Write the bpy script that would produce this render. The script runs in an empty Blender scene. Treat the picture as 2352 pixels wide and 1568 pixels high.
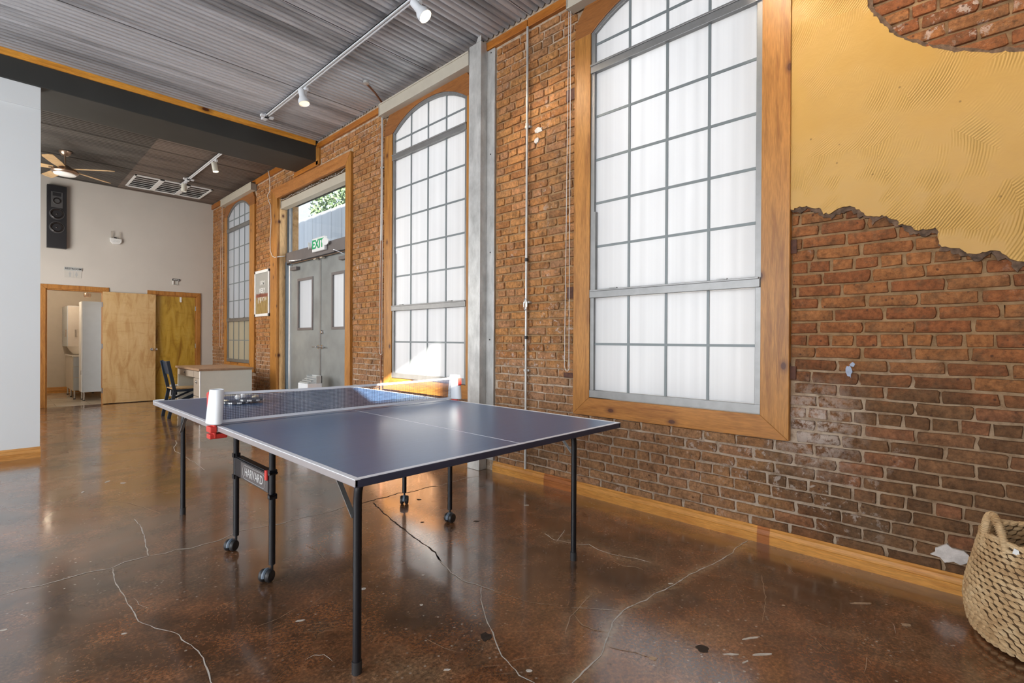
import bpy, math, random
import numpy as np
from mathutils import Matrix, Vector
R = random.Random(7)
PI = math.pi
C = bpy.context.scene.collection
scene = bpy.context.scene

# ------------------------------------------------------------------ camera, world, light, exposure
cd = bpy.data.cameras.new('camera'); cam = bpy.data.objects.new('camera', cd); C.objects.link(cam)
ya, pi_, ro = math.radians(46.278), math.radians(-.1414), math.radians(.2961)
fw = Vector((math.sin(ya)*math.cos(pi_), math.cos(ya)*math.cos(pi_), math.sin(pi_)))
rt = Vector((math.cos(ya), -math.sin(ya), 0)); up = rt.cross(fw)
r2 = rt*math.cos(ro)+up*math.sin(ro); u2 = -rt*math.sin(ro)+up*math.cos(ro)
mw = Matrix((r2, u2, -fw)).transposed().to_4x4(); mw.translation = Vector((-3.188, 0, 1.1956))
cam.matrix_world = mw
cd.sensor_width = 36; cd.lens = 1148.0/2352*36; cd.clip_start = .05; cd.clip_end = 200
scene.camera = cam
w = bpy.data.worlds.new('world'); scene.world = w; w.use_nodes = True
bg = w.node_tree.nodes['Background']; bg.inputs[0].default_value = (.80, .89, 1, 1); bg.inputs[1].default_value = 1.35
vs = scene.view_settings
vs.view_transform = 'Standard'; vs.look = 'None'; vs.gamma = 1; vs.use_curve_mapping = False; vs.exposure = 0.22
cy = scene.cycles
cy.max_bounces = 7; cy.diffuse_bounces = 4; cy.glossy_bounces = 4; cy.transmission_bounces = 6; cy.transparent_max_bounces = 8
cy.sample_clamp_indirect = 6; cy.caustics_reflective = False; cy.caustics_refractive = False
cy.use_denoising = True; cy.use_adaptive_sampling = True; cy.adaptive_threshold = .03
def sun(name, d, power, ang, col):
    l = bpy.data.lights.new(name, 'SUN'); l.energy = power; l.angle = math.radians(ang); l.color = col
    o = bpy.data.objects.new(name, l); C.objects.link(o)
    o.rotation_euler = Vector(d).to_track_quat('-Z', 'Y').to_euler(); return o
# low sun coming in over the high transom light behind the camera
sun('sun', (.384, .923, -.429), 45, .7, (1, .9, .76))
def area(name, loc, d, sx, sy, power, col):
    l = bpy.data.lights.new(name, 'AREA'); l.shape = 'RECTANGLE'; l.size = sx; l.size_y = sy; l.energy = power; l.color = col
    o = bpy.data.objects.new(name, l); C.objects.link(o); o.location = loc
    o.rotation_euler = Vector(d).to_track_quat('-Z', 'Y').to_euler(); return o
# unseen fill lights added before blank walls at left, rear and bay
area('fill_left', (-7.95, 1.2, 2.0), (1, 0, 0), 2.6, 2.6, 190, (.94, .97, 1))
area('fill_left', (-7.95, 4.8, 2.0), (1, 0, 0), 2.6, 2.6, 190, (.94, .97, 1))
area('fill_rear', (-5.3, -1.04, 1.9), (.0, 1, 0), 2.6, 2.6, 50, (1, .95, .88))
area('fill_bay', (-3.95, 9.2, 2.0), (1, 0, 0), 2.2, 2.2, 120, (1, .96, .9))

# ------------------------------------------------------------------ helpers
class M:
    def __init__(s): s.v = []; s.f = []; s.mi = []; s.tone = []; s.cur = 0; s.t = 0.
    def add(s, vs_, fs):
        b = len(s.v); s.v += [tuple(v) for v in vs_]
        for f in fs: s.f.append([b+i for i in f]); s.mi.append(s.cur); s.tone.append(s.t)
        return s
    def box(s, x0, x1, y0, y1, z0, z1):
        return s.add([(x, y, z) for x in (x0, x1) for y in (y0, y1) for z in (z0, z1)],
                     [(0,1,3,2), (4,6,7,5), (0,4,5,1), (2,3,7,6), (0,2,6,4), (1,5,7,3)])
    def obox(s, c, sz, mat3):
        hx, hy, hz = sz[0]/2, sz[1]/2, sz[2]/2; c = Vector(c)
        return s.add([c + mat3 @ Vector((x, y, z)) for x in (-hx, hx) for y in (-hy, hy) for z in (-hz, hz)],
                     [(0,1,3,2), (4,6,7,5), (0,4,5,1), (2,3,7,6), (0,2,6,4), (1,5,7,3)])
    def bar(s, a, b, w_, t_, upv=(0, 0, 1)):
        a = Vector(a); b = Vector(b); d = (b-a); L = d.length; d.normalize(); u = Vector(upv)
        sx = d.cross(u); sx = sx.normalized() if sx.length > 1e-4 else Vector((1, 0, 0)); uz = sx.cross(d)
        return s.obox((a+b)/2, (L, w_, t_), Matrix((d, sx, uz)).transposed())
    def tube(s, pts, r, n=10, cap=True, r_end=None):
        pts = [Vector(p) for p in pts]; k = len(pts); base = len(s.v); prev = None; vs_ = []
        for i, p in enumerate(pts):
            d = (pts[min(i+1, k-1)] - pts[max(i-1, 0)]).normalized()
            if prev is None:
                a = Vector((0, 0, 1)) if abs(d.z) < .9 else Vector((1, 0, 0)); prev = d.cross(a).normalized()
            else: prev = (prev - d*prev.dot(d)).normalized()
            q = d.cross(prev); rr = r if r_end is None else r+(r_end-r)*i/(k-1)
            vs_ += [p+(prev*math.cos(2*PI*j/n)+q*math.sin(2*PI*j/n))*rr for j in range(n)]
        fs = [(i*n+j, i*n+(j+1)%n, (i+1)*n+(j+1)%n, (i+1)*n+j) for i in range(k-1) for j in range(n)]
        if cap: fs += [tuple(range(n))[::-1], tuple(range((k-1)*n, k*n))]
        return s.add(vs_, fs)
    def lathe(s, prof, c=(0, 0, 0), axis=(0, 0, 1), n=24, cap=False):
        d = Vector(axis).normalized(); a = Vector((0, 0, 1)) if abs(d.z) < .9 else Vector((1, 0, 0))
        p = d.cross(a).normalized(); q = d.cross(p); c = Vector(c)
        vs_ = [c + d*h + (p*math.cos(2*PI*j/n)+q*math.sin(2*PI*j/n))*r for r, h in prof for j in range(n)]
        k = len(prof); fs = [(i*n+j, i*n+(j+1)%n, (i+1)*n+(j+1)%n, (i+1)*n+j) for i in range(k-1) for j in range(n)]
        if cap: fs += [tuple(range(n))[::-1], tuple(range((k-1)*n, k*n))]
        return s.add(vs_, fs)
    def prism(s, poly, a0, a1, plane='yz'):
        def P(u, v, a): return {'yz': (a, u, v), 'xz': (u, a, v), 'xy': (u, v, a)}[plane]
        n = len(poly)
        return s.add([P(u, v, a0) for u, v in poly]+[P(u, v, a1) for u, v in poly],
                     [tuple(range(n))[::-1], tuple(range(n, 2*n))]+[(i, (i+1)%n, n+(i+1)%n, n+i) for i in range(n)])
    def sphere(s, c, r, n=16, sc=(1, 1, 1)):
        pr = [(max(1e-4, math.sin(PI*i/n))*r, -math.cos(PI*i/n)*r) for i in range(n+1)]
        b = len(s.v); s.lathe(pr, (0, 0, 0), n=n+4)
        for i in range(b, len(s.v)):
            x, y, z = s.v[i]; s.v[i] = (c[0]+x*sc[0], c[1]+y*sc[1], c[2]+z*sc[2])
        return s
    def text(s, string, size, ext, org, M3, align='CENTER', sx=1., bold=0.):
        cu = bpy.data.curves.new('t', 'FONT'); cu.body = string; cu.size = size; cu.extrude = ext; cu.offset = bold
        cu.align_x = align; cu.align_y = 'CENTER'; cu.resolution_u = 3
        o = bpy.data.objects.new('t', cu); C.objects.link(o)
        me = bpy.data.meshes.new_from_object(o.evaluated_get(bpy.context.evaluated_depsgraph_get()))
        O = Vector(org)
        s.add([O + M3 @ Vector((v.co.x*sx, v.co.y, v.co.z)) for v in me.vertices], [tuple(p.vertices) for p in me.polygons])
        bpy.data.objects.remove(o); bpy.data.meshes.remove(me); bpy.data.curves.remove(cu); return s
    def build(s, name, mats, parent=None, smooth=False, bevel=0., local=False, tone=False, rev=False):
        me = bpy.data.meshes.new(name); me.from_pydata(s.v, [], s.f); me.validate()
        mats = mats if isinstance(mats, (list, tuple)) else [mats]
        for m in mats: me.materials.append(m)
        if len(mats) > 1: me.polygons.foreach_set('material_index', s.mi)
        if tone:
            a = me.attributes.new('tone', 'FLOAT', 'FACE'); a.data.foreach_set('value', s.tone)
        import bmesh
        bm = bmesh.new(); bm.from_mesh(me); bmesh.ops.recalc_face_normals(bm, faces=bm.faces); bm.to_mesh(me); bm.free()
        if smooth:
            me.polygons.foreach_set('use_smooth', [True]*len(me.polygons))
            me.set_sharp_from_angle(angle=math.radians(40))
        o = bpy.data.objects.new(name, me); C.objects.link(o)
        if bevel:
            b = o.modifiers.new('bevel', 'BEVEL'); b.width = bevel; b.segments = 2; b.limit_method = 'ANGLE'; b.angle_limit = math.radians(40)
        if parent is not None:
            o.parent = parent
            if not local: o.location = -wl(parent)
        return o
def wl(o):
    l = Vector((0, 0, 0))
    while o is not None: l += Vector(o.location); o = o.parent
    return l
def thing(name, label, cat, loc=(0, 0, 0), group=None):
    o = bpy.data.objects.new(name, None); C.objects.link(o); o.location = loc; o.empty_display_size = .05
    o['label'] = label; o['category'] = cat
    if group: o['group'] = group
    return o
def tag(o, label, cat, group=None):
    o['label'] = label; o['category'] = cat
    if group: o['group'] = group
    return o
def struct(o, label=None):
    o['kind'] = 'structure'
    if label: o['label'] = label
    return o
def stuff(o): o['kind'] = 'stuff'; return o
def sroot(name, loc=(0, 0, 0)):
    o = bpy.data.objects.new(name, None); C.objects.link(o); o.location = loc; o.empty_display_size = .05
    return struct(o)
def base_at(o, base):
    """move a mesh object's origin to base without moving its geometry"""
    b = Vector(base); o.data.transform(Matrix.Translation(-b)); o.location = Vector(o.location)+b; return o
WALLTXT = Matrix(((0, 0, -1), (-1, 0, 0), (0, 1, 0)))      # text on a face looking to -X
BACKTXT = Matrix(((1, 0, 0), (0, 0, -1), (0, 1, 0)))       # text on a face looking to -Y

# ------------------------------------------------------------------ materials
class NT:
    def __init__(s, name):
        s.m = bpy.data.materials.new(name); s.m.use_nodes = True; s.t = s.m.node_tree; s.n = s.t.nodes; s.l = s.t.links
        s.b = s.n['Principled BSDF']; s.out = s.n['Material Output']
    def node(s, typ, **kw):
        n = s.n.new(typ)
        for k, v in kw.items(): setattr(n, k, v)
        return n
    def set(s, n, i, v):
        if hasattr(v, 'links') or isinstance(v, bpy.types.NodeSocket): s.l.new(v, n.inputs[i])
        else: n.inputs[i].default_value = v
    def pos(s, scale=(1, 1, 1), obj=False):
        g = s.node('ShaderNodeTexCoord').outputs['Object'] if obj else s.node('ShaderNodeNewGeometry').outputs['Position']
        mp = s.node('ShaderNodeMapping'); s.l.new(g, mp.inputs[0]); mp.inputs['Scale'].default_value = scale
        return mp.outputs[0]
    def noise(s, vec, scale, detail=4, rough=.55, dist=0):
        n = s.node('ShaderNodeTexNoise'); s.l.new(vec, n.inputs['Vector']); n.inputs['Scale'].default_value = scale
        n.inputs['Detail'].default_value = detail; n.inputs['Roughness'].default_value = rough; n.inputs['Distortion'].default_value = dist
        return n.outputs['Fac']
    def ramp(s, fac, stops, interp='LINEAR'):
        r = s.node('ShaderNodeValToRGB'); s.l.new(fac, r.inputs[0]); e = r.color_ramp.elements; r.color_ramp.interpolation = interp
        while len(e) < len(stops): e.new(.5)
        for i, (p, c) in enumerate(stops):
            e[i].position = p; e[i].color = (c, c, c, 1) if isinstance(c, (int, float)) else (*c, 1)
        return r.outputs[0]
    def mix(s, fac, a, b, mode='MIX'):
        n = s.node('ShaderNodeMix', data_type='RGBA', blend_type=mode); s.set(n, 0, fac)
        for i, v in ((6, a), (7, b)):
            if isinstance(v, (tuple, list)): v = (*v, 1) if len(v) == 3 else v
            s.set(n, i, v)
        return n.outputs[2]
    def math(s, op, a, b=0., clamp=False):
        n = s.node('ShaderNodeMath', operation=op); n.use_clamp = clamp; s.set(n, 0, a); s.set(n, 1, b); return n.outputs[0]
    def maprange(s, v, a, b, c=0., d=1.):
        n = s.node('ShaderNodeMapRange'); s.l.new(v, n.inputs[0])
        for i, x in enumerate((a, b, c, d)): n.inputs[i+1].default_value = x
        return n.outputs[0]
    def bump(s, h, strength=.3, dist=.01):
        n = s.node('ShaderNodeBump'); s.l.new(h, n.inputs['Height']); n.inputs['Strength'].default_value = strength
        n.inputs['Distance'].default_value = dist; s.l.new(n.outputs[0], s.b.inputs['Normal']); return n
    def col(s, c): s.set(s.b, 'Base Color', (*c, 1) if isinstance(c, (tuple, list)) and len(c) == 3 else c)
    def prm(s, rough=.5, metal=0., spec=.5, coat=0.):
        s.set(s.b, 'Roughness', rough); s.set(s.b, 'Metallic', metal); s.b.inputs['Specular IOR Level'].default_value = spec
        s.b.inputs['Coat Weight'].default_value = coat; return s.m
def plain(name, c, rough=.5, metal=0., var=.06, nscale=9, spec=.5, coat=0., bump=0.):
    s = NT(name); n = s.noise(s.pos(), nscale, 3)
    f = s.ramp(n, [(.3, 1-var), (.7, 1+var*.5)])
    s.col(s.mix(1., c, f, 'MULTIPLY'))
    if bump: s.bump(s.noise(s.pos(), 180, 2), bump, .002)
    return s.prm(rough, metal, spec, coat)
def wood(name, c0, c1, axis='z', rough=.4, knots=True, ks=3.6):
    s = NT(name); sc = {'z': (14, 14, 1.3), 'y': (14, 1.3, 14), 'x': (1.3, 14, 14)}[axis]
    n = s.noise(s.pos(sc), 1.6, 5, .6, .6); col = s.ramp(n, [(.3, c1), (.5, c0), (.72, tuple(min(1, x*1.12) for x in c0))])
    fine = s.noise(s.pos(tuple(x*6 for x in sc)), 2, 2); col = s.mix(.45, col, s.ramp(fine, [(.35, .55), (.65, 1.15)]), 'MULTIPLY')
    patch = s.noise(s.pos(), 1.7, 2); col = s.mix(s.math('MULTIPLY', s.ramp(patch, [(.45, 0.), (.75, 1.)]), .35), col, tuple(x*.8 for x in c1))
    if knots:
        v = s.node('ShaderNodeTexVoronoi', voronoi_dimensions='2D'); ku, kv = {'z': (1, .62), 'y': (.55, 1), 'x': (.5, 1)}[axis]
        sp = s.node('ShaderNodeSeparateXYZ'); s.l.new(s.pos(), sp.inputs[0]); cb = s.node('ShaderNodeCombineXYZ')
        s.l.new(s.math('MULTIPLY', s.math('ADD', sp.outputs[0], sp.outputs[1]), ku), cb.inputs[0]); s.l.new(s.math('MULTIPLY', sp.outputs[2], kv), cb.inputs[1])
        s.l.new(cb.outputs[0], v.inputs['Vector']); v.inputs['Scale'].default_value = ks
        k = s.ramp(v.outputs['Distance'], [(.040, 1.), (.052, .55), (.085, .25), (.12, 0.)])
        sel = s.node('ShaderNodeSeparateColor'); s.l.new(v.outputs['Color'], sel.inputs[0]); k = s.math('MULTIPLY', k, s.math('GREATER_THAN', sel.outputs[0], .42)); col = s.mix(k, col, (.09, .025, .008))
    s.col(col); s.bump(fine, .08, .001)
    return s.prm(rough, 0, .4)
m_pine = wood('pine_casing', (.46, .205, .045), (.29, .11, .02), 'z')
m_pine_y = wood('pine_rail', (.46, .195, .042), (.30, .11, .02), 'y')
m_pine_pale = wood('pine_jamb', (.72, .46, .22), (.55, .32, .13), 'z')
m_trim_y = wood('ceiling_trim_wood', (.44, .155, .022), (.30, .09, .012), 'y', ks=2)
m_trim_x = wood('beam_trim_wood', (.78, .36, .055), (.62, .24, .03), 'x', ks=2.4)
m_red = wood('stained_lintel', (.46, .19, .055), (.33, .12, .03), 'y', ks=1.6)
m_arch = wood('arch_head_wood', (.30, .115, .03), (.2, .07, .016), 'y', knots=False)
m_bb_y = wood('skirting_wood', (.62, .29, .065), (.48, .19, .035), 'y', knots=False)
m_bb_y2 = wood('skirting_wood_dark', (.38, .13, .035), (.28, .09, .02), 'y', knots=False)
m_bb_x = wood('skirting_wood_left', (.62, .31, .09), (.5, .22, .05), 'x', knots=False)
m_birch = wood('birch_ply', (.58, .38, .18), (.40, .22, .08), 'z', .35, False)
def ply(name, a, b, c):
    s = NT(name); n = s.noise(s.pos((5, 5, 1.1)), 1.5, 4, .6, 1.2); n2 = s.noise(s.pos((1.5, 1.5, 7)), 1.6, 4, .6, 1.5)
    col = s.ramp(n, [(.3, b), (.5, a), (.75, c)]); col = s.mix(s.ramp(n2, [(.55, 0.), (.72, .55)]), col, b)
    s.col(col); return s.prm(.25, 0, .5)
m_door1 = ply('maple_door_leaf', (.62, .42, .20), (.48, .28, .11), (.68, .49, .26))
m_door2 = ply('varnished_door_leaf', (.47, .29, .035), (.25, .12, .012), (.56, .38, .08))
m_doorcase = wood('door_casing_wood', (.47, .21, .05), (.30, .11, .022), 'z', knots=False)
m_white = plain('white_wall_paint', (.71, .76, .79), .6, var=.02, nscale=1)
m_backwall = plain('grey_wall_paint', (.60, .57, .53), .55, var=.05, nscale=1.5)
m_restwall = plain('restroom_paint', (.66, .60, .52), .5, var=.03)
m_dark = plain('charcoal_beam_paint', (.030, .032, .030), .55, var=.15, nscale=3)
m_slab = plain('dark_roof_deck', (.03, .03, .03), .9)
m_outer = plain('room_wall_far', (.62, .62, .62), .7, var=.02)
m_alum = plain('mill_aluminium', (.26, .26, .258), .42, .6, .10, 14)
m_mun = plain('grey_muntin_bar', (.20, .23, .24), .45, .1, .05)
m_galv = None
def galv(name, base, rough=.38):
    s = NT(name); n = s.noise(s.pos((1, 1, .6)), 9, 5, .65); n2 = s.noise(s.pos((3, 3, .5)), 5, 4)
    s.col(s.mix(s.ramp(n2, [(.5, 0.), (.75, .6)]), s.ramp(n, [(.3, tuple(x*.72 for x in base)), (.55, base), (.75, tuple(min(1, x*1.25) for x in base))]), (.75, .74, .72)))
    return s.prm(rough, .35)
m_galv = galv('galvanised_steel', (.56, .56, .545))
def corrugated(name, base, dark, metal, rough, grime):
    s = NT(name)
    st = s.noise(s.pos((.4, 5, 1)), 1.6, 5, .6); big = s.noise(s.pos((.22, 2.6, 1)), 1.3, 5, .65); fine = s.noise(s.pos((6, 40, 1)), 3, 3)
    col = s.ramp(st, [(.3, tuple(x*.82 for x in base)), (.55, base), (.8, tuple(min(1, x*1.12) for x in base))])
    col = s.mix(s.math('MULTIPLY', s.ramp(big, [(.5, 0.), (.68, 1.)]), grime), col, dark)
    col = s.mix(.35, col, s.ramp(fine, [(.3, .75), (.7, 1.1)]), 'MULTIPLY')
    oi = s.node('ShaderNodeObjectInfo'); col = s.mix(1., col, s.ramp(oi.outputs['Random'], [(0., .78), (1., 1.08)]), 'MULTIPLY')
    s.col(col); return s.prm(rough, metal, .5)
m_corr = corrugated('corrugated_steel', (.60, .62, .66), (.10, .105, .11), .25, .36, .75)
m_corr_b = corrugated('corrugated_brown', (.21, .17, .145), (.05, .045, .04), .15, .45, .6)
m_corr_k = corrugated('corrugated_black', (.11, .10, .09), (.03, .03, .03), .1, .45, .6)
m_blackmetal = plain('black_tube', (.008, .008, .011), .3, 0, .1, spec=.35)
m_rubber = plain('black_rubber', (.02, .02, .022), .5)
m_tabletop = NT('blue_table_surface')
_n = m_tabletop.noise(m_tabletop.pos((3, 40, 3)), 2, 3)
m_tabletop.col(m_tabletop.mix(.2, (.065, .14, .30), m_tabletop.ramp(_n, [(.3, .6), (.7, 1.2)]), 'MULTIPLY'))
m_tabletop = m_tabletop.prm(.30, 0, .9)
m_line = plain('white_line_paint', (.80, .84, .92), .4, var=.03)
m_apron_l = plain('silver_apron', (.40, .375, .385), .35, .3, .04)
m_apron_d = plain('navy_apron', (.045, .05, .09), .35, .3, .1)
m_plastic_w = plain('white_plastic', (.78, .82, .87), .35, var=.03)
m_plastic_g = plain('slate_plastic', (.12, .16, .21), .45)
m_red_p = plain('red_plastic', (.62, .045, .035), .4)
m_net = plain('navy_net_cord', (.035, .04, .075), .7)
m_beige = plain('beige_cassette', (.50, .46, .38), .45, var=.04)
m_beige_d = plain('beige_cassette_side', (.34, .32, .28), .5)
m_doorgrey = plain('grey_steel_door', (.27, .285, .28), .38, .1, .22, 3)
m_headgrey = plain('bronze_grey_head', (.17, .15, .145), .45, .1, .15, 4)
m_jambblue = plain('slate_jamb', (.09, .125, .16), .45, .1, .1)
m_chrome = plain('chrome', (.75, .76, .78), .15, 1.)
m_grey_tr = plain('grey_sign', (.50, .52, .52), .4)
m_ink = plain('dark_ink', (.06, .06, .065), .6)
m_white_s = plain('white_signboard', (.82, .83, .83), .4)
m_signblack = plain('black_signboard', (.02, .02, .02), .4)
m_green = plain('exit_green', (.0, .38, .13), .4)
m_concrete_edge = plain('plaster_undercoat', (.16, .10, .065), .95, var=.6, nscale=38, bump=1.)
m_nickel = plain('brushed_nickel', (.48, .36, .28), .3, .9, .1)
m_fanblade = wood('fan_blade_wood', (.62, .42, .22), (.50, .32, .15), 'x', .4, False)
m_fanglass = plain('opal_glass', (.82, .82, .80), .3)
m_black = plain('black_cabinet', (.016, .016, .02), .45, var=.3, nscale=5)
m_cone = plain('speaker_cone', (.035, .03, .03), .22, .3, .2, 4)
m_grill = plain('speaker_ring', (.10, .10, .105), .4, .3)
m_gap_black = plain('painted_gap_black', (.006, .006, .008), .9)  # near-black colour standing in for shade inside gaps and openings
m_creamp = plain('cream_laminate', (.76, .76, .68), .4, var=.03)
m_desktop = wood('desk_top_laminate', (.42, .27, .17), (.33, .2, .12), 'y', .35, False)
m_taupe = plain('taupe_metal', (.40, .34, .28), .4, .1)
m_chair = plain('navy_black_paint', (.02, .035, .06), .35)
m_cab = plain('pale_grey_cabinet', (.56, .61, .66), .3, var=.03)
m_cabwarm = plain('cream_cabinet', (.66, .60, .54), .35, var=.03)
m_ceramic = plain('white_ceramic', (.80, .76, .70), .12, var=.02)
m_ball = plain('white_ball', (.92, .92, .93), .35, var=.01)
m_handlew = plain('pale_handle_wood', (.78, .70, .52), .5)
m_rackrub = plain('racket_rubber', (.06, .08, .12), .6)
m_cord = plain('white_cord', (.72, .71, .68), .5)
m_crack = plain('filled_crack', (.56, .52, .47), .55, var=.25, nscale=60)
m_crack_t = plain('tan_scratch', (.42, .30, .2), .55, var=.25, nscale=60)
m_crack_d = plain('open_crack', (.03, .018, .012), .8, var=.2, nscale=60)
m_patch = plain('old_plaster_dab', (.62, .58, .55), .9, var=.2, nscale=30, bump=.8)
m_bluedab = plain('blue_paint_dab', (.36, .42, .55), .8, var=.2, nscale=40)
m_oldtimber = plain('old_timber_block', (.10, .04, .025), .8, var=.4, nscale=30)
m_copper = plain('brown_pipe', (.26, .11, .055), .45, .3, .2)
def emit(name, c, st):
    s = NT(name); s.b.inputs['Emission Color'].default_value = (*c, 1); s.b.inputs['Emission Strength'].default_value = st
    s.col(c); return s.prm(.5)
m_lamp = emit('lit_lamp_face', (1, .78, .5), 14)
m_lamp_dim = emit('warm_lamp_face', (1, .74, .46), 1.3)
def frosted(name, tint):
    s = NT(name); tr = s.node('ShaderNodeBsdfTranslucent'); di = s.b; mx = s.node('ShaderNodeMixShader')
    n = s.noise(s.pos((1, 1.2, .5)), 1.1, 3); n2 = s.noise(s.pos((1, 22, .12)), 1.0, 2)
    c = s.ramp(n, [(.3, tuple(x*.90 for x in tint)), (.7, tint)]); c = s.mix(.5, c, s.ramp(n2, [(.35, .9), (.65, 1.06)]), 'MULTIPLY')
    s.l.new(c, tr.inputs[0]); s.col(tuple(x*.9 for x in tint)); s.prm(.35, 0, .3)
    mx.inputs[0].default_value = .72; s.l.new(di.outputs[0], mx.inputs[1]); s.l.new(tr.outputs[0], mx.inputs[2])
    s.l.new(mx.outputs[0], s.out.inputs[0]); return s.m
m_frost = frosted('frosted_pane', (.775, .79, .815))
m_frost_y = frosted('yellowed_frosted_pane', (.74, .68, .55))
def clear(name):
    s = NT(name); gl = s.node('ShaderNodeBsdfGlossy'); gl.inputs['Roughness'].default_value = .02
    tp = s.node('ShaderNodeBsdfTransparent'); tp.inputs[0].default_value = (.93, .95, .96, 1)
    fr = s.node('ShaderNodeFresnel'); fr.inputs[0].default_value = 1.45; mx = s.node('ShaderNodeMixShader')
    gg = s.node('ShaderNodeNewGeometry'); s.l.new(s.math('MULTIPLY', fr.outputs[0], s.math('SUBTRACT', 1., gg.outputs['Backfacing'])), mx.inputs[0]); s.l.new(tp.outputs[0], mx.inputs[1]); s.l.new(gl.outputs[0], mx.inputs[2])
    s.l.new(mx.outputs[0], s.out.inputs[0]); return s.m
m_clear = clear('clear_pane')

def brick_mat(name, single):
    s = NT(name)
    if single: tone = s.node('ShaderNodeObjectInfo').outputs['Random']
    else:
        a = s.node('ShaderNodeAttribute'); a.attribute_name = 'tone'; tone = a.outputs['Fac']
    p = s.node('ShaderNodeNewGeometry').outputs['Position']; sp = s.node('ShaderNodeSeparateXYZ'); s.l.new(p, sp.inputs[0])
    Y, Z = sp.outputs[1], sp.outputs[2]
    # orange tan field left of the large window, redder right of it
    tan = s.ramp(tone, [(0., (.35, .15, .055)), (.3, (.42, .185, .063)), (.6, (.48, .23, .080)), (.85, (.46, .22, .095)), (1., (.39, .195, .095))])
    red = s.ramp(tone, [(0., (.235, .084, .032)), (.3, (.28, .100, .038)), (.7, (.33, .135, .048)), (1., (.285, .125, .050))])
    brown = s.ramp(tone, [(0., (.125, .066, .032)), (.4, (.155, .084, .040)), (.8, (.19, .098, .048)), (1., (.24, .10, .05))])
    c = s.mix(s.maprange(Y, .9, .8), tan, red)
    big = s.noise(s.pos((1, 1, 1)), 2.3, 4, .6, .4)
    zz = s.math('ADD', Z, s.math('MULTIPLY', s.math('SUBTRACT', big, .5), .9))
    low = s.maprange(zz, 1.12, .86); c = s.mix(s.math('MULTIPLY', low, s.maprange(Y, .7, 1.3, 0., .5)), c, (.44, .27, .165))                                       # the lower courses are older, browner
    c = s.mix(s.math('MULTIPLY', low, s.maprange(Y, 1.2, .5, .22, .9)), c, brown)
    # dull grey-brown soot beside the column foot and along the window heads
    soot = s.noise(s.pos((1, .9, .9)), 2.0, 5, .65)
    sm = s.math('MULTIPLY', s.ramp(soot, [(.53, 0.), (.66, 1.)]), .55)
    c = s.mix(sm, c, (.16, .105, .062)); c = s.mix(s.math('MULTIPLY', s.ramp(s.noise(s.pos(), 15, 6, .7), [(.52, 0.), (.62, 1.)]), .5), c, (.15, .085, .045))
    fine = s.noise(s.pos(), 38, 5, .7); c = s.mix(.95, c, s.ramp(fine, [(.3, .5), (.5, 1.), (.72, 1.45)]), 'MULTIPLY'); c = s.mix(.7, c, s.ramp(s.noise(s.pos(), 9, 4, .65), [(.3, .6), (.55, 1.05), (.75, 1.3)]), 'MULTIPLY')
    # lime bloom under the sills and near the beam
    bl = s.noise(s.pos(), 16, 8, .75, .3); reg = s.noise(s.pos(), 1.25, 3)
    bm = s.math('MULTIPLY', s.ramp(bl, [(.55, 0.), (.60, 1.)]), s.ramp(reg, [(.5, 0.), (.62, .6)]))
    hot = s.math('MULTIPLY', s.maprange(s.math('ABSOLUTE', s.math('SUBTRACT', Y, .72)), .28, .05), s.maprange(s.math('ABSOLUTE', s.math('SUBTRACT', Z, .72)), .3, .05))
    bm = s.math('MAXIMUM', bm, s.math('MULTIPLY', hot, s.ramp(bl, [(.42, 0.), (.54, .75)])))
    c = s.mix(bm, c, (.60, .52, .46))
    dots = s.node('ShaderNodeTexVoronoi'); s.l.new(s.pos(), dots.inputs['Vector']); dots.inputs['Scale'].default_value = 17
    c = s.mix(s.ramp(dots.outputs['Distance'], [(.07, .8), (.12, 0.)]), c, (.07, .03, .02))
    s.col(c); h = s.math('ADD', s.noise(s.pos(), 60, 5, .75), s.math('MULTIPLY', s.noise(s.pos(), 14, 3), 1.4)); s.bump(h, 1., .009)
    return s.prm(.85, 0, .25)
m_brick1 = brick_mat('old_brick_face', True); m_brick = brick_mat('old_brick_field', False)
def mortar_mat():
    s = NT('lime_mortar'); sp = s.node('ShaderNodeSeparateXYZ'); s.l.new(s.node('ShaderNodeNewGeometry').outputs['Position'], sp.inputs[0])
    n = s.noise(s.pos(), 11, 5, .7); big = s.noise(s.pos(), 1.9, 4)
    tan = s.ramp(n, [(.3, (.20, .115, .055)), (.5, (.36, .225, .115)), (.75, (.47, .32, .18))])
    pale = s.ramp(n, [(.3, (.24, .165, .11)), (.5, (.54, .43, .33)), (.75, (.68, .59, .48))])
    zz = s.math('ADD', sp.outputs[2], s.math('MULTIPLY', s.math('SUBTRACT', big, .5), 1.2))
    c = s.mix(s.math('MULTIPLY', s.maprange(zz, 1.15, .8), s.maprange(sp.outputs[1], .2, .9, .3, 1.)), tan, pale)
    c = s.mix(s.math('MULTIPLY', s.maprange(zz, 3.35, 3.7), .8), c, pale)
    s.col(c); s.bump(s.noise(s.pos(), 90, 5, .8), 1., .006); return s.prm(.95, 0, .15)
m_mortar = mortar_mat()
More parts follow.
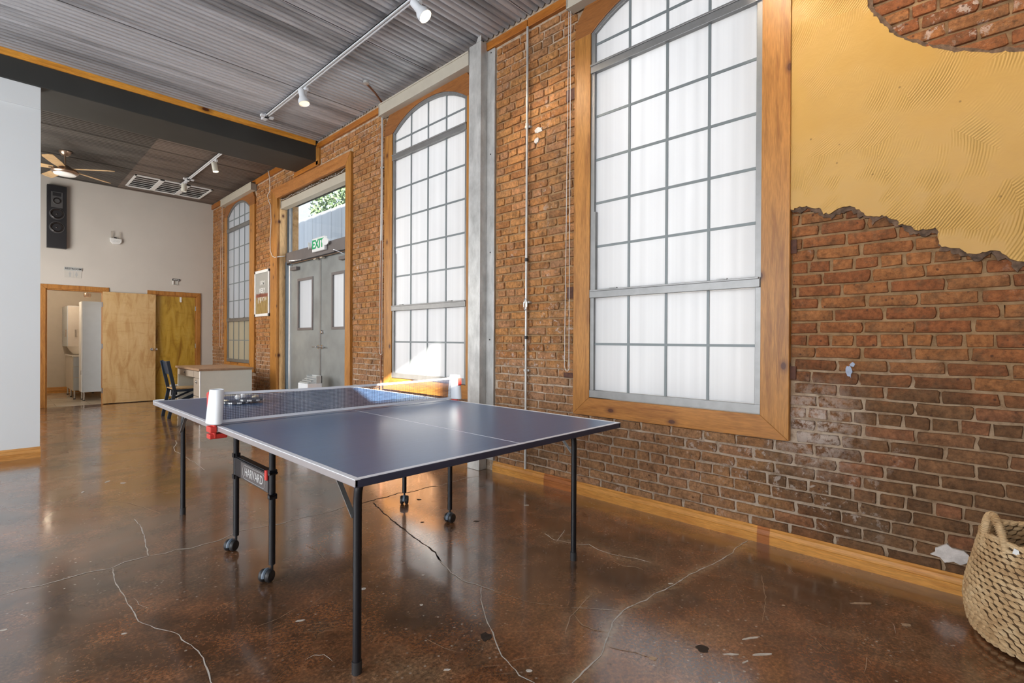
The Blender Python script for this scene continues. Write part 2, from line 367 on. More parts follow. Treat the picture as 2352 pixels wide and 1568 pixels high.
def plaster_mat():
    s = NT('yellow_trowelled_plaster'); p = s.pos()
    # every trowel sweep is a fan of arcs about its own centre
    v = s.node('ShaderNodeTexVoronoi'); s.l.new(s.pos((1, 1, 1)), v.inputs['Vector']); v.inputs['Scale'].default_value = 2.6; v.inputs['Randomness'].default_value = 1
    d = s.node('ShaderNodeVectorMath', operation='DISTANCE')
    off = s.node('ShaderNodeVectorMath', operation='ADD'); s.l.new(v.outputs['Position'], off.inputs[0]); off.inputs[1].default_value = (0, .45, .28)
    s.l.new(p, d.inputs[0]); s.l.new(off.outputs[0], d.inputs[1])
    dist = s.math('ADD', d.outputs['Value'], s.math('MULTIPLY', s.noise(s.pos(), 5, 3), .02))
    wv = s.math('SINE', s.math('MULTIPLY', dist, 560.)); wv2 = s.noise(s.pos(), 3.2, 4, .6)
    amp = s.ramp(wv2, [(.46, 0.), (.62, 1.)])
    h = s.math('ADD', s.math('MULTIPLY', wv, s.math('MULTIPLY', amp, .55)), s.math('MULTIPLY', s.noise(s.pos(), 9, 5, .6), 1.2))
    base = s.ramp(s.noise(s.pos(), 1.6, 3), [(.35, (.47, .27, .062)), (.65, (.52, .32, .095))])
    pk = s.node('ShaderNodeTexVoronoi'); s.l.new(p, pk.inputs['Vector']); pk.inputs['Scale'].default_value = 9
    base = s.mix(s.math('MULTIPLY', s.ramp(pk.outputs['Distance'], [(.035, 1.), (.06, 0.)]), .7), base, (.2, .11, .03))
    s.col(base); s.bump(h, .8, .004); return s.prm(.45, 0, .35)
m_plaster = plaster_mat()
def floor_mat():
    s = NT('stained_concrete'); a = s.node('ShaderNodeAttribute'); a.attribute_name = 'wear'; wear = a.outputs['Fac']
    big = s.noise(s.pos(), 1.1, 5, .62, .5); mid = s.noise(s.pos(), 5.5, 5, .65, .4); fine = s.noise(s.pos(), 70, 4, .75)
    c = s.ramp(big, [(.30, (.045, .028, .018)), (.44, (.105, .053, .027)), (.55, (.185, .078, .034)), (.70, (.175, .105, .058))])
    c = s.mix(.8, c, s.ramp(mid, [(.25, .35), (.5, 1.), (.72, 1.7)]), 'MULTIPLY')
    c = s.mix(.95, c, s.ramp(fine, [(.3, .4), (.5, .95), (.68, 2.0)]), 'MULTIPLY')
    c = s.mix(s.math('MULTIPLY', wear, s.ramp(s.noise(s.pos(), 22, 5, .75), [(.35, 0.), (.6, 1.)])), c, (.40, .29, .18))
    sp = s.node('ShaderNodeTexVoronoi'); s.l.new(s.pos(), sp.inputs['Vector']); sp.inputs['Scale'].default_value = 26
    cl = s.noise(s.pos(), 2.2, 3)
    c = s.mix(s.math('MULTIPLY', s.ramp(sp.outputs['Distance'], [(.10, 1.), (.15, 0.)]), s.ramp(cl, [(.45, 0.), (.6, .9)])), c, (.42, .36, .30))
    for sc_, rot_ in (((1.2, 46, 1), .5), ((52, 1.4, 1), .9)):
        mp = s.node('ShaderNodeMapping'); s.l.new(s.node('ShaderNodeNewGeometry').outputs['Position'], mp.inputs[0]); mp.vector_type = 'TEXTURE'; mp.inputs['Rotation'].default_value = (0, 0, rot_)
        m2 = s.node('ShaderNodeMapping'); s.l.new(mp.outputs[0], m2.inputs[0]); m2.inputs['Scale'].default_value = sc_
        q = s.noise(m2.outputs[0], 1.5, 3, .7, .5); c = s.mix(s.math('MULTIPLY', s.ramp(q, [(.66, 0.), (.70, .5)]), s.ramp(cl, [(.4, .1), (.6, 1.)])), c, (.36, .26, .18))
    s.col(c)
    h = s.math('ADD', s.math('MULTIPLY', s.noise(s.pos(), 26, 4, .7), .6), s.math('MULTIPLY', s.noise(s.pos(), 3.5, 3), 1.5)); s.bump(h, .16, .004)
    rg = s.ramp(s.noise(s.pos(), 2.6, 4), [(.3, .18), (.7, .36)])
    s.set(s.b, 'Roughness', rg); s.b.inputs['Specular IOR Level'].default_value = .62
    s.b.inputs['Coat Weight'].default_value = 1.; s.b.inputs['Coat Roughness'].default_value = .12; s.b.inputs['Coat IOR'].default_value = 1.65
    return s.m
m_floor = floor_mat()
def tile_mat():
    s = NT('pale_stone_tile'); n = s.noise(s.pos(), 2.2, 4); s.col(s.ramp(n, [(.3, (.42, .36, .28)), (.7, (.62, .56, .47))])); return s.prm(.15, 0, .5)
m_tile = tile_mat()

# ------------------------------------------------------------------ the setting: floor
def crack_strip(mb, pts, wd, jit=.006, seed=1, z=.0012):
    r = random.Random(seed); P = [Vector(p) for p in pts]; Q = []
    for a, b in zip(P[:-1], P[1:]):
        n = max(2, int((b-a).length/.03))
        for i in range(n): Q.append(a.lerp(b, i/n))
    Q.append(P[-1]); V = []
    for i, q in enumerate(Q):
        d = (Q[min(i+1, len(Q)-1)]-Q[max(i-1, 0)]).normalized(); nrm = Vector((-d.y, d.x))
        q = q + nrm*r.uniform(-jit, jit); ww = wd*r.uniform(.45, 1.3)*(1 if 0 < i < len(Q)-1 else .2)
        V += [(q.x-nrm.x*ww/2, q.y-nrm.y*ww/2, z), (q.x+nrm.x*ww/2, q.y+nrm.y*ww/2, z)]
    mb.add(V, [(2*i, 2*i+1, 2*i+3, 2*i+2) for i in range(len(Q)-1)])
CR = {'c1':([(-3.152,3.315),(-3.088,3.329),(-3.014,3.303),(-2.95,3.31),(-2.906,3.312),(-2.838,3.322),(-2.754,3.292),(-2.687,3.333),(-2.584,3.335),(-2.508,3.308),(-2.456,3.326),(-2.393,3.287),(-2.318,3.298),(-2.253,3.295),(-2.098,3.369),(-1.948,3.331),(-1.887,3.306),(-1.776,3.323),(-1.684,3.312),(-1.557,3.299),(-1.437,3.325),(-1.325,3.306),(-1.193,3.314)],0.006,'w'),'c1b':([(-1.325,3.306),(-1.193,3.314),(-1.185,3.32),(-1.097,3.305),(-0.982,3.328),(-0.928,3.289),(-0.886,3.279),(-0.797,3.287),(-0.714,3.288),(-0.647,3.254)],0.01,'d'),'c1c':([(-0.647,3.254),(-0.529,3.259),(-0.411,3.27),(-0.322,3.276),(-0.181,3.234)],0.006,'w'),'c2':([(-2.584,3.335),(-2.539,3.68),(-2.52,3.903),(-2.524,4.089)],0.006,'w'),'c3':([(-2.74,3.298),(-2.757,3.158),(-2.76,3.035),(-2.754,2.888),(-2.756,2.798),(-2.751,2.714),(-2.752,2.656),(-2.751,2.593),(-2.712,2.484),(-2.68,2.42),(-2.657,2.36),(-2.658,2.312),(-2.637,2.214),(-2.631,2.121),(-2.643,2.038),(-2.651,1.957),(-2.664,1.863)],0.0045,'w'),'c4a':([(-1.243,3.265),(-1.305,3.019),(-1.351,2.812),(-1.388,2.615),(-1.426,2.415),(-1.449,2.249),(-1.504,2.131)],0.008,'d'),'c4':([(-1.449,2.249),(-1.504,2.131),(-1.545,1.993),(-1.561,1.889),(-1.533,1.779),(-1.523,1.702)],0.007,'w'),'c4c':([(-1.523,1.702),(-1.503,1.617),(-1.486,1.533),(-1.456,1.465),(-1.404,1.406)],0.003,'t'),'c5':([(-1.533,1.779),(-1.622,1.689),(-1.682,1.598),(-1.731,1.527),(-1.763,1.46),(-1.805,1.399),(-1.846,1.328),(-1.861,1.263),(-1.879,1.207),(-1.873,1.146),(-1.889,1.064)],0.0045,'w'),'c6':([(-0.042,1.042),(-0.19,1.058),(-0.278,1.046),(-0.472,1.062),(-0.621,1.09),(-0.74,1.109),(-0.866,1.111),(-0.946,1.123),(-1.01,1.142),(-1.092,1.14),(-1.167,1.158),(-1.241,1.171),(-1.358,1.149),(-1.42,1.126),(-1.453,1.112),(-1.518,1.087),(-1.577,1.062),(-1.671,1.054),(-1.771,1.05),(-1.858,1.033)],0.006,'w'),'c7':([(-1.518,1.087),(-1.5,1.026),(-1.47,0.975),(-1.473,0.963),(-1.459,0.915)],0.004,'t'),'c8':([(-1.565,1.244),(-1.451,1.306),(-1.343,1.327),(-1.198,1.358)],0.004,'t'),'c8b':([(-1.42,1.313),(-1.462,1.232),(-1.459,1.179),(-1.435,1.137)],0.005,'t'),'c9':([(-0.809,1.987),(-0.843,1.886),(-0.8,1.742),(-0.755,1.696),(-0.779,1.625),(-0.777,1.522),(-0.733,1.397),(-0.717,1.312)],0.006,'w'),'c9b':([(-0.858,1.855),(-0.752,1.899),(-0.677,1.933)],0.004,'w'),'c9c':([(-0.844,1.496),(-0.864,1.403),(-0.824,1.348),(-0.829,1.282)],0.004,'t'),'c10':([(-1.253,1.177),(-1.296,1.233),(-1.385,1.349)],0.003,'w'),'c11':([(-2.571,4.68),(-2.486,4.51),(-2.412,4.248),(-2.375,4.074)],0.003,'t'),'c12':([(-1.676,6.907),(-1.709,6.696),(-1.791,6.452),(-1.825,6.243),(-1.817,6.119),(-1.809,5.985),(-1.824,5.671),(-1.808,5.579),(-1.823,5.415),(-1.835,5.147)],0.006,'w'),'c13':([(-0.766,0.741),(-0.812,0.588),(-0.885,0.507),(-0.956,0.439)],0.0016,'t'),'c14':([(-0.453,0.841),(-0.672,0.754),(-0.836,0.71),(-0.913,0.692)],0.0025,'t'),'c15':([(-0.171,0.823),(-0.347,0.7)],0.0016,'t'),'c16':([(-1.65,1.153),(-1.801,1.263),(-1.856,1.29)],0.002,'t'),'c17':([(-1.727,1.428),(-1.606,1.321),(-1.536,1.262)],0.0016,'t'),'c18':([(-1.98,1.632),(-1.965,1.527),(-1.94,1.451)],0.0018,'t'),'c19':([(-2.374,1.838),(-2.337,1.84),(-2.308,1.818),(-2.303,1.758)],0.003,'w'),'c20':([(-1.916,2.879),(-1.904,2.764),(-1.93,2.604)],0.003,'t'),'c21':([(-2.728,2.845),(-2.72,2.756),(-2.695,2.673)],0.002,'w'),'c22':([(-2.443,2.195),(-2.33,2.194),(-2.22,2.232)],0.0018,'t'),'c23':([(-0.525,0.294),(-0.615,0.272)],0.002,'w'),'c24':([(-1.0,0.322),(-0.889,0.332),(-0.924,0.314)],0.002,'t')}
def polydist(PX, PY, pts):
    D = np.full(PX.shape, 9.)
    for (ax, ay), (bx, by) in zip(pts[:-1], pts[1:]):
        dx, dy = bx-ax, by-ay; t = np.clip(((PX-ax)*dx+(PY-ay)*dy)/(dx*dx+dy*dy+1e-9), 0, 1)
        D = np.minimum(D, np.hypot(PX-ax-t*dx, PY-ay-t*dy))
    return D
xs = np.concatenate([np.linspace(-8.3, -3.6, 12), np.linspace(-3.5, .3, 150)]); ys = np.concatenate([np.linspace(-1.6, -.5, 6), np.linspace(-.4, 5.2, 220), np.linspace(5.4, 11.8, 20)])
GX, GY = np.meshgrid(xs, ys, indexing='ij'); nx, ny = GX.shape
fm = bpy.data.meshes.new('floor')
idx = np.arange(nx*ny).reshape(nx, ny)
quads = np.stack([idx[:-1, :-1], idx[1:, :-1], idx[1:, 1:], idx[:-1, 1:]], -1).reshape(-1, 4)
fm.from_pydata(np.stack([GX.ravel(), GY.ravel(), np.zeros(nx*ny)], 1).tolist(), [], quads.tolist())
wear = np.zeros(GX.shape)
for k, amt, wdt in (('c6', .75, .03), ('c4', .2, .03), ('c9', .4, .08), ('c1', .15, .03), ('c8', .25, .04)):
    wear = np.maximum(wear, amt*np.exp(-(polydist(GX, GY, CR[k][0])/wdt)**2))
wear = np.maximum(wear, .45*np.exp(-((GX+.0)/.07)**2))               # dusty edge along the skirting
at = fm.attributes.new('wear', 'FLOAT', 'POINT'); at.data.foreach_set('value', wear.ravel().astype(np.float32))
fm.materials.append(m_floor)
floor = struct(bpy.data.objects.new('floor', fm)); C.objects.link(floor)
sb = M().box(-8.3, .5, -1.6, 11.8, -.25, -.004).build('floor_slab', m_slab, floor)
for i, (k, (pts, wd, kind)) in enumerate(CR.items()):
    mb = M(); crack_strip(mb, pts, wd, .5*wd if wd > .003 else .003, i)
    mb.build('crack', {'w': m_crack, 't': m_crack_t, 'd': m_crack_d}[kind], floor)
# chips, scuffs and a dark pit
rr = random.Random(5)
for (x, y, L, W_, a, kind) in [(-1.27,0.801,0.026,0.022,-0.81,'d'),(-1.063,0.69,0.045,0.006,-0.6100000000000001,'w'),(-1.225,0.708,0.03,0.006,-0.81,'w'),(-1.146,0.623,0.045,0.007,-0.7100000000000001,'w'),(-1.236,0.653,0.02,0.004,-0.31000000000000005,'w'),(-1.804,1.464,0.025,0.03,-0.81,'d'),(-0.865,1.132,0.012,0.004,-0.81,'w'),(-0.492,2.421,0.022,0.009,-0.81,'w'),(-0.964,3.083,0.018,0.012,-0.81,'d'),(-1.224,2.683,0.012,0.008,-0.81,'d'),(-0.964,2.441,0.02,0.012,-0.81,'d'),(-2.506,5.307,0.03,0.012,1.0,'w'),(-2.422,5.168,0.022,0.012,-0.81,'w'),(-2.685,5.081,0.03,0.008,1.2,'w'),(-1.946,2.165,0.012,0.01,-0.81,'w'),(-1.839,1.847,0.008,0.006,-0.81,'w'),(-1.661,2.077,0.008,0.005,-0.81,'w'),(-1.836,1.2,0.014,0.008,-0.81,'w'),(-2.039,1.416,0.014,0.006,-0.81,'w'),(-0.696,0.67,0.008,0.004,-0.81,'t'),(-0.507,0.252,0.02,0.012,-0.81,'t'),(-0.424,0.417,0.05,0.008,-0.81,'t'),(-3.146,2.908,0.014,0.006,-0.41000000000000003,'w'),(-2.809,2.527,0.012,0.005,-0.51,'w'),(-2.273,2.111,0.02,0.006,-0.51,'w'),(-1.458,0.911,0.014,0.012,-0.81,'t')]:
    n = 12; poly = []
    for j in range(n):
        t = 2*PI*j/n; q = rr.uniform(.7, 1.15); u, v = math.cos(t)*L*q, math.sin(t)*W_*q
        poly.append((x+u*math.cos(a)-v*math.sin(a), y+u*math.sin(a)+v*math.cos(a)))
    M().prism(poly, .0002, .0016, 'xy').build('floor_scuff', {'w': m_crack, 't': m_crack_t, 'd': m_crack_d}[kind], floor)

# ------------------------------------------------------------------ the setting: brick wall
WT = .32
OPEN = [(.955, 2.235, .74, 3.80), (3.61, 4.96, .74, 3.80), (9.38, 10.68, .74, 3.80), (5.99, 8.22, -.1, 3.45)]
def wallboxes(mb, y0, y1, z0, z1, opens, xa, xb):
    ysx = sorted(set([y0, y1]+[o[0] for o in opens]+[o[1] for o in opens]))
    for a, b in zip(ysx[:-1], ysx[1:]):
        zz = z0
        for o in sorted([o for o in opens if o[0] <= a+1e-6 and o[1] >= b-1e-6], key=lambda o: o[2]):
            if o[2] > zz: mb.box(xa, xb, a, b, zz, o[2])
            zz = o[3]
        if zz < z1: mb.box(xa, xb, a, b, zz, z1)
mb = M(); wallboxes(mb, -1.5, 15.2, -.1, 4.1, OPEN, .012, WT)
wall = struct(mb.build('wall_right', m_mortar))
CH = .0685; BL = .2175; JY = .0098; JZ = .0092
def plaster_z(y):        # height of the plaster's broken lower edge
    return np.interp(y, PLY, PLZ)
PL = [(0.83,1.949),(0.782,1.961),(0.746,1.954),(0.679,1.93),(0.668,1.901),(0.626,1.894),(0.585,1.921),(0.544,1.918),(0.501,1.891),(0.469,1.86),(0.439,1.846),(0.394,1.845),(0.35,1.82),(0.335,1.79),(0.293,1.775),(0.279,1.751),(0.231,1.752),(0.194,1.751),(0.183,1.719),(0.178,1.663),(0.145,1.654),(0.1,1.636),(0.081,1.608),(0.038,1.608),(-0.009,1.622),(-0.03,1.616),(-0.056,1.581),(-0.085,1.555),(-0.107,1.555),(-0.2,1.52),(-0.35,1.3),(-0.5,1.1),(-0.7,0.7),(-0.95,0.4),(-1.12,0.1)]
HOLE = [(0.4,3.2),(0.455,3.08),(0.472,2.992),(0.468,2.943),(0.445,2.891),(0.407,2.833),(0.377,2.78),(0.348,2.74),(0.305,2.7),(0.249,2.656),(0.209,2.631),(0.163,2.604),(0.13,2.578),(0.099,2.566),(0.055,2.551),(0.013,2.524),(-0.04,2.512),(-0.102,2.487),(-0.3,2.5),(-0.5,2.58),(-0.62,2.75),(-0.66,2.95),(-0.6,3.15),(-0.45,3.3),(-0.2,3.4),(0.1,3.38),(0.28,3.3)]
PLs = sorted(PL, key=lambda p: p[0]); PLY = [p[0] for p in PLs]; PLZ = [p[1] for p in PLs]
hy = [p[0] for p in HOLE]
def in_poly(y, z, poly):
    c = False; n = len(poly)
    for i in range(n):
        (a, b), (c_, d) = poly[i], poly[(i+1) % n]
        if (b > z) != (d > z) and y < (c_-a)*(z-b)/(d-b)+a: c = not c
    return c
HP = HOLE
BLOCK = [(.83, 2.36, .62, 3.80), (3.55, 5.09, .62, 3.80), (9.2, 10.79, .60, 3.8), (5.86, 8.47, 0, 3.60), (3.26, 3.54, 0, 3.86), (6.76, 7.62, 3.64, 4)]
bricks = []
br = random.Random(11)
k = 0
while True:
    zc = .0395+CH*k
    if zc > 3.84: break
    hdr = (k % 6 == 5); Lb = BL/2 if hdr else BL
    y = -1.15 + (0 if k % 2 else BL/2)+br.uniform(-.015, .015) + (BL/4 if hdr else 0)
    while y < 11.62:
        L = Lb*br.uniform(.965, 1.035); y0, y1 = y+JY/2*br.uniform(.6, 1.5), y+L-JY/2*br.uniform(.6, 1.5); y += L
        z0, z1 = zc-CH/2+JZ/2, zc+CH/2-JZ/2
        pieces = [(y0, min(y1, 11.62))]
        for (a, b, c, d) in BLOCK:
            if z1 > c and z0 < d:
                np_ = []
                for (p, q) in pieces:
                    if q <= a or p >= b: np_.append((p, q)); continue
                    if p < a: np_.append((p, a))
                    if q > b: np_.append((b, q))
                pieces = np_
        for (p, q) in pieces:
            if q-p < .025: continue
            ym = (p+q)/2
            if ym < .86 and zc > plaster_z(ym)+.05 and not any(in_poly(yy, zz, HP) for yy in (p, ym, q) for zz in (z0, z1)): continue
            if ym < -.9: continue
            bricks.append((p, q, z0+br.uniform(-.0015, .0015), z1+br.uniform(-.0015, .0015)))
    k += 1
cam0 = (-3.188, 0., 1.1956)
def seen_size(b):
    ym = (b[0]+b[1])/2; zm = (b[2]+b[3])/2; d = math.sqrt(cam0[0]**2+ym**2+(zm-cam0[2])**2)
    if ym < -.10: return -d
    vx = (ym); f = 3.188/d
    px = 0
    return (b[1]-b[0])*f/d
bricks.sort(key=seen_size, reverse=True)
def brick_geo(L, H, rnd, lod):
    n = 12 if lod else 8; hl, hh = L/2, H/2; c = min(.006, hl*.5)
    base = [(-hl+c, -hh), (0, -hh), (hl-c, -hh), (hl, -hh+c), (hl, 0), (hl, hh-c), (hl-c, hh), (0, hh), (-hl+c, hh), (-hl, hh-c), (-hl, 0), (-hl, -hh+c)] if lod else \
           [(-hl+c*.7, -hh), (hl-c*.7, -hh), (hl, -hh+c*.7), (hl, hh-c*.7), (hl-c*.7, hh), (-hl+c*.7, hh), (-hl, hh-c*.7), (-hl, -hh+c*.7)]
    o = [(a+rnd.uniform(-.0055, .004), b+rnd.uniform(-.0035, .0035)) for a, b in base]
    dx = rnd.uniform(-.0045, .003); tl = rnd.uniform(-.003, .003)
    V = [(.016, a, b) for a, b in o]
    V += [(dx+tl*a/hl+.001+rnd.uniform(-.0005, .001), a*(1-.004/hl), b*(1-.0035/hh)) for a, b in o]
    F = [(i, (i+1) % n, n+(i+1) % n, n+i) for i in range(n)]
    if lod:
        V += [(dx+tl*a/hl-.0012+rnd.uniform(-.001, .001), a*(1-.014/hl), b*(1-.011/hh)) for a, b in o]
        F += [(n+i, n+(i+1) % n, 2*n+(i+1) % n, 2*n+i) for i in range(n)]
        V += [(dx-.0014, hl*.3, 0), (dx-.0014, -hl*.3, 0)]; A, B = 3*n, 3*n+1; T = 2*n
        F += [(T+1, T+2, A), (T+2, T+3, A), (T+3, T+4, A), (T+4, T+5, A), (T+5, T+6, A), (T+6, T+7, A), (T+7, B, A), (T+7, T+8, B), (T+8, T+9, B), (T+9, T+10, B), (T+10, T+11, B), (T+11, T, B), (T, T+1, B), (T+1, A, B)]
    else: F += [tuple(range(n, 2*n))]
    return V, F
vr = random.Random(3); vmesh = {}
def variant(L):
    Lq = round(L/.012)*.012; key = (Lq, vr.randrange(5))
    if key not in vmesh:
        V, F = brick_geo(Lq, CH-JZ, random.Random(hash(key) & 0xffff), True)
        b = M(); b.add(V, F); o = b.build('brick', m_brick1, None, smooth=True); vmesh[key] = o.data; bpy.data.objects.remove(o)
    return vmesh[key], Lq
NB = 300
for (p, q, z0, z1) in bricks[:NB]:
    me, Lq = variant(q-p); o = bpy.data.objects.new('brick', me); C.objects.link(o); o.parent = wall
    o.location = (0, (p+q)/2, (z0+z1)/2); o.scale = (1, (q-p)/Lq, (z1-z0)/(CH-JZ)); o.rotation_euler = (vr.uniform(-.008, .008), 0, 0)
mb = M()
for (p, q, z0, z1) in bricks[NB:]:
    V, F = brick_geo(q-p, z1-z0, vr, False); mb.t = vr.random(); ym, zm = (p+q)/2, (z0+z1)/2
    mb.add([(x, y+ym, z+zm) for x, y, z in V], F)
stuff(mb.build('bricks', m_brick, wall, smooth=True, tone=True))
# yellow plaster skin with a broken edge and a hole
def tri_fill(outer, hole, x0, x1, name, mat):
    import bmesh
    bm = bmesh.new(); loops = []
    for lp in ([outer, hole] if hole else [outer]):
        vs_ = [bm.verts.new((x0, a, b)) for a, b in lp]
        loops.append([bm.edges.new((vs_[i], vs_[(i+1) % len(vs_)])) for i in range(len(vs_))])
    r = bmesh.ops.triangle_fill(bm, use_beauty=True, use_dissolve=False, edges=[e for l in loops for e in l])
    faces = [g for g in r['geom'] if isinstance(g, bmesh.types.BMFace)]
    ex = bmesh.ops.extrude_face_region(bm, geom=faces)
    bmesh.ops.translate(bm, verts=[g for g in ex['geom'] if isinstance(g, bmesh.types.BMVert)], vec=(x1-x0, 0, 0))
    bmesh.ops.recalc_face_normals(bm, faces=bm.faces)
    me = bpy.data.meshes.new(name); bm.to_mesh(me); bm.free(); me.materials.append(mat)
    o = bpy.data.objects.new(name, me); C.objects.link(o); o.parent = wall; return o
def rough_line(pts, amp, step, seed):
    r = random.Random(seed); out = []
    for a, b in zip(pts[:-1], pts[1:]):
        n = max(1, int(math.hypot(b[0]-a[0], b[1]-a[1])/step))
        for i in range(n):
            t = i/n; out.append((a[0]+(b[0]-a[0])*t+r.uniform(-amp, amp), a[1]+(b[1]-a[1])*t+r.uniform(-amp, amp)))
    out.append(pts[-1]); return out
edge = rough_line(PL, .0055, .011, 2); hole = rough_line(HOLE+[HOLE[0]], .005, .013, 4)[:-1]
outer = [(.845, edge[0][1]+.002)]+edge+[(-1.2, .05), (-1.2, 3.86), (.845, 3.86)]
tri_fill(outer, hole, -.018, .012, 'plaster', m_plaster)
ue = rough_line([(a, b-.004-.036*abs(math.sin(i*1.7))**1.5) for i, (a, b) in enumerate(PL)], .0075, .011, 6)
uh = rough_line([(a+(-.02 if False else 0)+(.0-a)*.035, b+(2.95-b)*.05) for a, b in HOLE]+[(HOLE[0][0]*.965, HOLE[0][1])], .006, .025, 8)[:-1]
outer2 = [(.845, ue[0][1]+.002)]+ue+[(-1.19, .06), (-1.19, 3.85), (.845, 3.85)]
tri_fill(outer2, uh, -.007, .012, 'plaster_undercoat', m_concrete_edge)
# patches and odd blocks set into the wall
def blob(name, y, z, a, b, mat, x0=-.012, x1=.008, seed=1):
    r = random.Random(seed); n = 14
    poly = [(y+math.cos(2*PI*i/n)*a*r.uniform(.6, 1.2), z+math.sin(2*PI*i/n)*b*r.uniform(.6, 1.2)) for i in range(n)]
    return M().prism(poly, x0, x1).build(name, mat, wall)
blob('hole_black_patch', 2.90, .305, .045, .05, m_gap_black, -.004, .02, seed=12); blob('plaster_dab', 2.86, .35, .05, .02, m_patch, -.006, seed=13)  # the hole is a flat patch, its inner shade painted black
blob('plaster_dab', .135, .18, .07, .045, m_patch, seed=3); blob('paint_dab', .545, 1.035, .016, .035, m_bluedab, -.005, seed=5)
blob('paint_dab', .53, 1.075, .012, .012, m_bluedab, -.005, seed=6)
blob('plaster_dab', 2.75, 2.96, .05, .03, m_patch, -.006, seed=7); blob('plaster_dab', 2.77, 2.88, .035, .025, m_patch, -.006, seed=8)
for (y0, y1, z0, z1) in ((.80, .845, 1.70, 1.78), (.80, .84, .98, 1.055), (2.36, 2.44, 1.53, 1.62), (2.36, 2.47, .90, .94), (2.36, 2.46, 3.10, 3.19)):
    M().box(-.006, .01, y0, y1, z0, z1).build('timber_block', m_oldtimber, wall, bevel=.002)

# ------------------------------------------------------------------ other walls, ceilings, beam
mb = M(); mb.box(-8.3, -2.835, 6.9, 7.02, -.05, 3.70); wl_ = struct(mb.build('wall_left', m_white))
M().box(-8.3, -2.836, 6.885, 6.9, 3.48, 3.70).build('wall_cap_board', m_white, wl_, bevel=.003)
struct(M().box(-2.95, -2.84, 7.02, 11.7, -.05, 4.0).build('wall_bay_left', m_backwall)) if False else None
YB = 11.64
mb = M()
def xwall(mb, y0, y1, x0, x1, z0, z1, opens):
    xsx = sorted(set([x0, x1]+[o[0] for o in opens]+[o[1] for o in opens]))
    for a, b in zip(xsx[:-1], xsx[1:]):
        zz = z0
        for o in sorted([o for o in opens if o[0] <= a+1e-6 and o[1] >= b-1e-6], key=lambda o: o[2]):
            if o[2] > zz: mb.box(a, b, y0, y1, zz, o[2])
            zz = o[3]
        if zz < z1: mb.box(a, b, y0, y1, zz, z1)
xwall(mb, YB, YB+.12, -4.2, .012, -.05, 4.05, [(-2.53, -1.75, -.1, 2.045), (-1.03, -.29, -.1, 2.045)])
struct(mb.build('wall_back', m_backwall))
mb = M(); xwall(mb, -1.22, -1.10, -8.3, .32, -.05, 4.05, [(-3.14, -2.17, 2.69, 3.64)]); struct(mb.build('wall_front', m_outer))
mb = M(); mb.box(-8.3, -8.18, -1.2, 7.0, -.05, 4.05); struct(mb.build('wall_far_left', m_outer))
struct(M().box(-4.2, -4.08, 7.02, 11.64, -.05, 4.05).build('wall_bay_side', m_backwall))
ceil = struct(M().box(-8.3, .32, -1.2, 11.75, 4.02, 4.2).build('ceiling', m_slab))
struct(M().box(-8.3, .32, -1.3, 15, 4.2, 8.6).build('sun_block', m_outer))  # unseen block added to keep the sun off the neighbouring facade
def sheet(x0, x1, y0, n, z, mat, dz):
    seg = 12; pitch = .0676; V = []; F = []
    for i in range(n*seg+1):
        yy = y0+i*pitch/seg; c = .5-.5*math.cos(2*PI*i/seg); zz = z+dz-.010+.034*c**2.6
        V += [(x0, yy, zz), (x1, yy, zz)]
    F = [(2*i, 2*i+1, 2*i+3, 2*i+2) for i in range(n*seg)]
    m = M(); m.add(V, F); o = m.build('corrugated_sheet', mat, ceil, smooth=False)
    for p in o.data.polygons: p.use_smooth = True
    return o
y = -1.2; i = 0
while y < 6.85:
    n = 10; 
    if y+n*.0676 > 6.9: n = int((6.9-y)/.0676)
    if n < 1: break
    sheet(-4.1, .0, y, n, 3.985, m_corr, (-.003, .002)[i % 2]); sheet(-8.2, -4.0, y, n, 3.987, m_corr, (-.003, .002)[i % 2]); y += n*.0676; i += 1
y = 7.5; i = 0
while y < 11.62:
    n = min(10, int((11.66-y)/.0676)+1)
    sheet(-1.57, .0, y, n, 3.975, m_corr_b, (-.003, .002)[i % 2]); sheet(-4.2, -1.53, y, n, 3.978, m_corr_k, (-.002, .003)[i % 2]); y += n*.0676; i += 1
# dark boxed beam
struct(M().box(-8.2, -.005, 6.87, 7.545, 3.70, 4.0).build('beam', m_dark, bevel=.006))
n_ = iter(range(1, 99))
def trim(mb, mat, bevel=.003): return struct(mb.build('trim_%d' % next(n_), mat, bevel=bevel))
trim(M().box(-8.2, -.03, 6.848, 6.87, 3.915, 3.99), m_trim_x)                 # strip on the beam face
trim(M().box(-.026, .012, -1.2, 2.86, 3.86, 3.935), m_trim_y); trim(M().box(-.022, .012, 2.87, 6.845, 3.865, 3.935), m_trim_y)
trim(M().box(-.024, .012, 7.60, 11.64, 3.86, 3.945), m_trim_y)
trim(M().box(-.02, .012, 6.775, 6.868, 3.64, 3.90), m_pine); trim(M().box(-.02, .012, 6.80, 7.60, 3.632, 3.698), m_trim_y)
